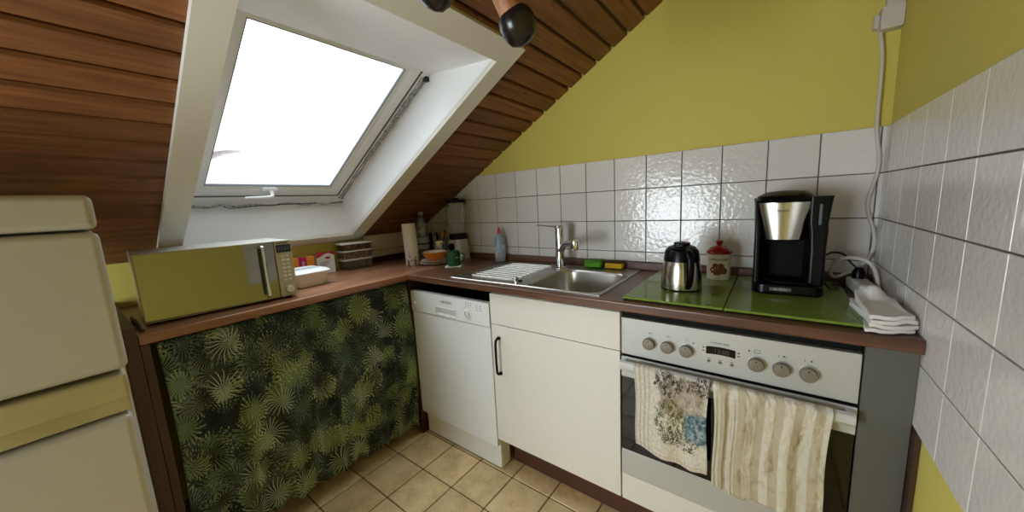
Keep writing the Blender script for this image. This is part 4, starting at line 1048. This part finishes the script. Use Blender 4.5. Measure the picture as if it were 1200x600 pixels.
def fold(u, v):
    w = 0.35+0.65*v
    s = 0.5*math.sin(2*PI*9.3*u+0.6+0.6*v)+0.35*math.sin(2*PI*15.1*u+1.9-0.8*v)+0.25*math.sin(2*PI*5.2*u+2.2)
    return w*s
def cpt(u, v):
    y = -0.988+0.974*u+0.006*math.sin(31*u+4*v); z = -0.006-(0.825+0.032*u+0.008*math.sin(2*PI*6*u+1)-0.012*math.sin(2*PI*9.3*u+1.6))*v
    if u < 0.12: y += -0.006*v*(1-u/0.12)
    x = 0.005+0.024*fold(u, v)-0.012*v+0.012*math.sin(PI*v)
    return Vector((x, y+0.5, z))
bm = B(); grid(bm, 260, 40, cpt, lambda u, v: (1.25*u, 0.87*(1-v)))
oc = obj('fabric', bm, palm_mat(), cu, smooth='all'); solid(oc, 0.0015)
bm = B(); tube(bm, [(-0.006, -0.478, -0.004), (-0.006, 0.482, -0.004)], 0.004, 8, smooth=False); obj('curtain_rod', bm, M_STEELZ, cu, smooth=True)

# ================================================================= TEA TOWELS ON THE OVEN RAIL
def towel(name, x0, x1, zl, zr, mat, lb, amp, wf, slack, pleat=0.0):
    e = empty(name, ((x0+x1)/2, -0.05, 0.762), lb, 'towel', 'tea towels on the oven handle')
    xc = (x0+x1)/2
    def f(u, v):
        # v 0..0.12 : back drop, 0.12..0.2 over the rail, rest: front drop
        x = x0+(x1-x0)*u-xc
        L = (0.762-zl)*(1-u)+(0.762-zr)*u
        wv = amp*(0.6*math.sin(2*PI*wf*u+0.7)+0.4*math.sin(2*PI*wf*1.9*u+2.0))
        if v < 0.12:
            t = v/0.12; return Vector((x, 0.0245, -0.045*(1-t)-0.006))
        if v < 0.2:
            t = (v-0.12)/0.08; a = PI*t
            return Vector((x, 0.0095+0.015*math.cos(a), -0.006+0.0085*math.sin(a)))
        t = (v-0.2)/0.8
        y = -0.0075-0.010*t*(1-t)*2+wv*min(1, t*3+0.15)*0.9
        y = min(y, -0.002) if t < 0.12 else y
        y += 0.018*t
        z = -0.006-(L-0.006)*t+slack*math.sin(PI*u)*t+0.004*math.sin(2*PI*2.3*u)*t
        y -= pleat*0.012*max(0, math.sin(2*PI*u/0.085))*(1 if u < 0.21 else 0)*min(1, t*6)
        xs = x*(1-0.05*t)+0.004*math.sin(5*t+3*u)
        return Vector((xs, min(y, 0.035), z))
    bm = B(); grid(bm, 110, 70, f, lambda u, v: (u, 1-v))
    o = obj('fabric', bm, mat, e, smooth='all'); solid(o, 0.003)
    return e
def towel_art():
    g = G('printed_terry'); uv = g.uv(); s = g.sep(uv)
    d = g.vm('SCALE', g.vm('SUBTRACT', g.noise(uv, 9, 4, 0.65, col=True), (0.5, 0.5, 0.5)), scale=0.22)
    p = g.vm('ADD', uv, d); q = g.sep(p)
    def ell(cx, cy, rx, ry, soft=0.25):
        a = g.m('DIVIDE', g.m('SUBTRACT', q[0], cx), rx); b = g.m('DIVIDE', g.m('SUBTRACT', q[1], cy), ry)
        r = g.m('SQRT', g.m('ADD', g.m('MULTIPLY', a, a), g.m('MULTIPLY', b, b)))
        return g.sm(r, 1.0, 1.0-soft)
    base = g.ramp(g.noise(uv, 30, 3), [(0.3, lin((196, 188, 172))), (0.7, lin((226, 220, 206)))])
    side = g.sm(s[0], 0.24, 0.20)
    stripe = g.sm(g.m('SINE', g.m('MULTIPLY', s[0], 95.0)), 0.2, 0.7)
    base = g.mix(g.m('MULTIPLY', g.m('MULTIPLY', side, stripe), 0.5), base, lin((150, 138, 112)))
    col = g.mix(g.m('MULTIPLY', ell(0.66, 0.64, 0.36, 0.26), 0.9), base, g.ramp(g.noise(p, 26, 5, 0.7), [(0.3, lin((92, 78, 66))), (0.5, lin((168, 152, 134))), (0.65, lin((204, 196, 184)))]))
    col = g.mix(g.m('MULTIPLY', ell(0.48, 0.74, 0.22, 0.14), g.sm(g.noise(p, 22, 4, 0.7), 0.42, 0.58)), col, lin((44, 42, 44)))
    col = g.mix(g.m('MULTIPLY', ell(0.88, 0.76, 0.20, 0.09), g.sm(g.noise(p, 32, 4, 0.7), 0.42, 0.58)), col, lin((48, 46, 46)))
    col = g.mix(g.m('MULTIPLY', ell(0.66, 0.84, 0.22, 0.05, 0.4), 0.9), col, lin((206, 202, 196)))
    col = g.mix(g.m('MULTIPLY', ell(0.88, 0.40, 0.20, 0.17), 0.95), col, g.ramp(g.noise(p, 24, 4), [(0.35, lin((40, 48, 58))), (0.5, lin((84, 118, 136))), (0.62, lin((158, 176, 178)))]))
    lf = g.m('MULTIPLY', ell(0.52, 0.40, 0.26, 0.24), g.sm(g.noise(g.vm('MULTIPLY', p, (1.0, 0.5, 1.0)), 34, 3, 0.6), 0.47, 0.55))
    col = g.mix(lf, col, g.ramp(g.noise(uv, 40, 2), [(0.4, lin((66, 74, 30))), (0.6, lin((116, 116, 56)))]))
    lf2 = g.m('MULTIPLY', ell(0.66, 0.24, 0.28, 0.08), g.sm(g.noise(p, 30, 3, 0.6), 0.48, 0.56))
    col = g.mix(lf2, col, lin((70, 76, 38)))
    edge = g.sm(g.m('ABSOLUTE', g.m('SUBTRACT', s[1], 0.035)), 0.006, 0.003)
    dash = g.sm(g.m('SINE', g.m('MULTIPLY', s[0], 180.0)), -0.2, 0.3)
    col = g.mix(g.m('MULTIPLY', g.m('MULTIPLY', edge, dash), 0.6), col, lin((110, 100, 84)))
    return g.bsdf(col, 0.95, 0, g.bump(g.noise(uv, 220, 2), 0.5, 0.002))
def towel_stripe():
    g = G('striped_linen'); uv = g.uv(); s = g.sep(uv)
    x = g.m('ADD', s[0], g.m('MULTIPLY', g.noise(uv, 3, 2), 0.03))
    st = g.sm(g.m('SINE', g.m('MULTIPLY', x, 2*PI*6.2)), -0.25, 0.25)
    n = g.noise(g.vm('MULTIPLY', uv, (60.0, 6.0, 1.0)), 1.0, 3)
    col = g.mix(st, lin((190, 178, 152)), lin((217, 211, 195)))
    col = g.mix(g.m('MULTIPLY', n, 0.22), col, lin((150, 136, 110)))
    h = g.m('ADD', g.noise(uv, 4.5, 3, 0.5), g.m('MULTIPLY', g.noise(uv, 20, 2), 0.08))
    return g.bsdf(col, 0.9, 0, g.bump(h, 0.9, 0.04))
towel('tea_towel', 0.062, 0.282, 0.468, 0.448, towel_art(), 'white tea towel with a blue and green printed picture, left on the oven handle', 0.007, 1.6, -0.008)
towel('tea_towel', 0.290, 0.548, 0.424, 0.418, towel_stripe(), 'beige and cream striped linen tea towel, right on the oven handle', 0.011, 2.6, 0.0, 1.0)

# ================================================================= FRIDGE, INSECT NET, HANGING LAMP
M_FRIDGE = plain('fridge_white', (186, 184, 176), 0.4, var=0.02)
M_FYEL = plain('yellowed_plastic', (178, 166, 126), 0.5, var=0.15)
fr = empty('fridge', (-0.95, -1.363, 0), 'white fridge with a yellowed handle strip at the left edge', 'fridge')
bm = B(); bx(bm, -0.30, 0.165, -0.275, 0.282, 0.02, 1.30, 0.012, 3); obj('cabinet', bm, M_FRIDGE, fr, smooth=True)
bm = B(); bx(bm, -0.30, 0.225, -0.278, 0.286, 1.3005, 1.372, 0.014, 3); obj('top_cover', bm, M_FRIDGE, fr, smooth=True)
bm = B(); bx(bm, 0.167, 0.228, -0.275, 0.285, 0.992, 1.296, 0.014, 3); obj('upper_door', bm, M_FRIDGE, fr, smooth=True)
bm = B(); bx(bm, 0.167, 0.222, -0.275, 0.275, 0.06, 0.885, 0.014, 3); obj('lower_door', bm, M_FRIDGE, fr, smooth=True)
bm = B(); bx(bm, 0.167, 0.236, -0.275, 0.279, 0.930, 0.984, 0.008, 3); bx(bm, 0.167, 0.205, -0.275, 0.277, 0.89, 0.931, 0.004, 2)
tag(obj('handle_strip', bm, M_FYEL, fr, smooth=True), 'yellowed plastic handle strip')
bm = B()
bm.free()
for x in (-0.25, 0.12):
    for y in (-0.23, 0.23):
        bm = B(); lathe(bm, [(0.02, 0), (0.02, 0.021)], (x, y, 0), 14); obj('foot', bm, M_BLACKM, fr)

def net():
    g = G('grey_net'); o = g.obj()
    col = g.ramp(g.noise(o, 90, 3), [(0.35, lin((120, 122, 126))), (0.65, lin((196, 198, 202)))])
    mt = g.bsdf(col, 0.9)
    e = empty('insect_net', (-1.70, -0.42, 1.38), 'crumpled grey insect net bunched along the skylight bottom and right edge', 'insect net')
    O = Vector(e.location); rnd = random.Random(3)
    zb = lambda y: rp(OX0+0.035, y, 0.185)
    bm = B(); tube(bm, [zb(-0.79+0.76*i/14)+Vector((0.004*rnd.random(), 0, 0.006*rnd.uniform(-1, 1)))-O for i in range(15)], [0.004+0.003*rnd.random() for _ in range(15)], 8, k=4)
    for dy in (0.010, 0.026):
        tube(bm, [Vector((-1.735+0.86*i/16+0.01, OY1-dy-0.004*rnd.random(), 0))+Vector((0, 0, 1.403+0.477*i/16+0.004*rnd.uniform(-1, 1)))-O for i in range(17)], [0.006+0.003*rnd.random() for _ in range(17)], 8, k=3)
    obj('mesh_roll', bm, mt, e, smooth=True)
    bm = B(); tube(bm, [zb(-0.62)+Vector((0.008, 0, -0.004))-O, zb(-0.585)+Vector((0.012, 0, -0.012))-O, zb(-0.45)+Vector((0.010, 0, -0.002))-O, zb(-0.30)+Vector((0.010, 0, 0.000))-O, zb(-0.19)+Vector((0.009, 0, 0.003))-O], 0.0022, 8)
    obj('dark_edge', bm, M_INK, e, smooth=True); bm = B()
    tube(bm, [zb(-0.11)+Vector((0.006, 0, 0))-O, zb(-0.035)+Vector((0.006, 0, 0.006))-O], 0.0026, 8, smooth=False)
    obj('dark_edge', bm, M_INK, e, smooth=True); bm = B()
    bx(bm, -1.735-O.x, -1.722-O.x, OY1-0.012-O.y, OY1-0.002-O.y, 1.395-O.z, 1.412-O.z)
    obj('clip', bm, M_INK, e); bm = B()
    bx(bm, -0.872-O.x, -0.850-O.x, OY1-0.022-O.y, OY1-0.002-O.y, 1.868-O.z, 1.886-O.z)
    obj('clip', bm, M_INK, e)
net()
# a fallen leaf on the outside of the pane
bm = B(); c0 = rp(-1.36, -0.685, 0.232)
lf = [(-0.09, -0.02), (-0.05, -0.028), (0.0, -0.022), (0.05, -0.010), (0.095, 0.016), (0.09, 0.030), (0.03, 0.020), (-0.02, 0.026), (-0.08, 0.020)]
ex, ey = Vector((CT*0.6, 0.8, ST*0.6)).normalized(), None
ey = Nn.cross(ex).normalized()
loft(bm, [[ex*a+ey*b+Nn*0.0005 for a, b in lf], [ex*a+ey*b+Nn*0.003 for a, b in lf]])
g = G('dry_leaf'); tr = g.n('ShaderNodeBsdfTranslucent'); tr.inputs[0].default_value = lin((228, 216, 214)); df = g.n('ShaderNodeBsdfDiffuse'); df.inputs[0].default_value = lin((150, 140, 136))
mx = g.n('ShaderNodeMixShader'); mx.inputs[0].default_value = 0.3; g.nt.links.new(tr.outputs[0], mx.inputs[1]); g.nt.links.new(df.outputs[0], mx.inputs[2]); g.nt.links.new(mx.outputs[0], g.out.inputs[0])
o_ = obj('leaf', bm, g.mat, None, loc=c0); tag(o_, 'grey withered leaf lying outside on the skylight glass', 'leaf')

lamp = empty('hanging_lamp', (-0.09, -0.62, roofz(-0.09)-0.0), 'wooden hanging lamp with black round ends below the pine slope', 'lamp')
LO = Vector(lamp.location)
M_ROD = wood('turned_wood', (120, 74, 44), (164, 108, 70), (190, 134, 92), 2, 0.5, 2.0, board=False)
hub = Vector((-0.095, -0.565, 1.86)); b1 = Vector((-0.0546, -0.466, 1.689)); b2 = Vector((-0.166, -0.592, 1.752))
M_BALL = plain('black_lacquer', (30, 22, 22), 0.25)
b3 = Vector((-0.06, -0.68, 1.73))
bm = B(); tube(bm, [hub-LO, Vector((hub.x, hub.y, roofz(hub.x)-0.004))-LO], 0.014, 14, smooth=False); obj('stem', bm, M_ROD, lamp, smooth=True)
bm = B(); lathe(bm, [(0.03, -0.03), (0.042, -0.015), (0.042, 0.015), (0.03, 0.03)], hub-LO, 28); obj('hub', bm, M_ROD, lamp, smooth=True)
for b in (b1, b2, b3):
    d = (b-hub).normalized()
    bm = B(); tube(bm, [hub+d*0.03-LO, b-d*0.02-LO], [0.020, 0.0275], 18, smooth=False); ar = obj('arm', bm, M_ROD, lamp, smooth=True)
    bm = B(); lathe(bm, [(0.026, -0.032), (0.036, -0.022), (0.040, -0.004), (0.038, 0.014), (0.030, 0.030), (0.016, 0.038), (0.004, 0.040)], n=32)
    bl_ = obj('ball_end', bm, M_BALL, ar, smooth=True)
    bl_.rotation_mode = 'QUATERNION'; bl_.rotation_quaternion = d.to_track_quat('Z', 'Y'); bl_.location = b-LO
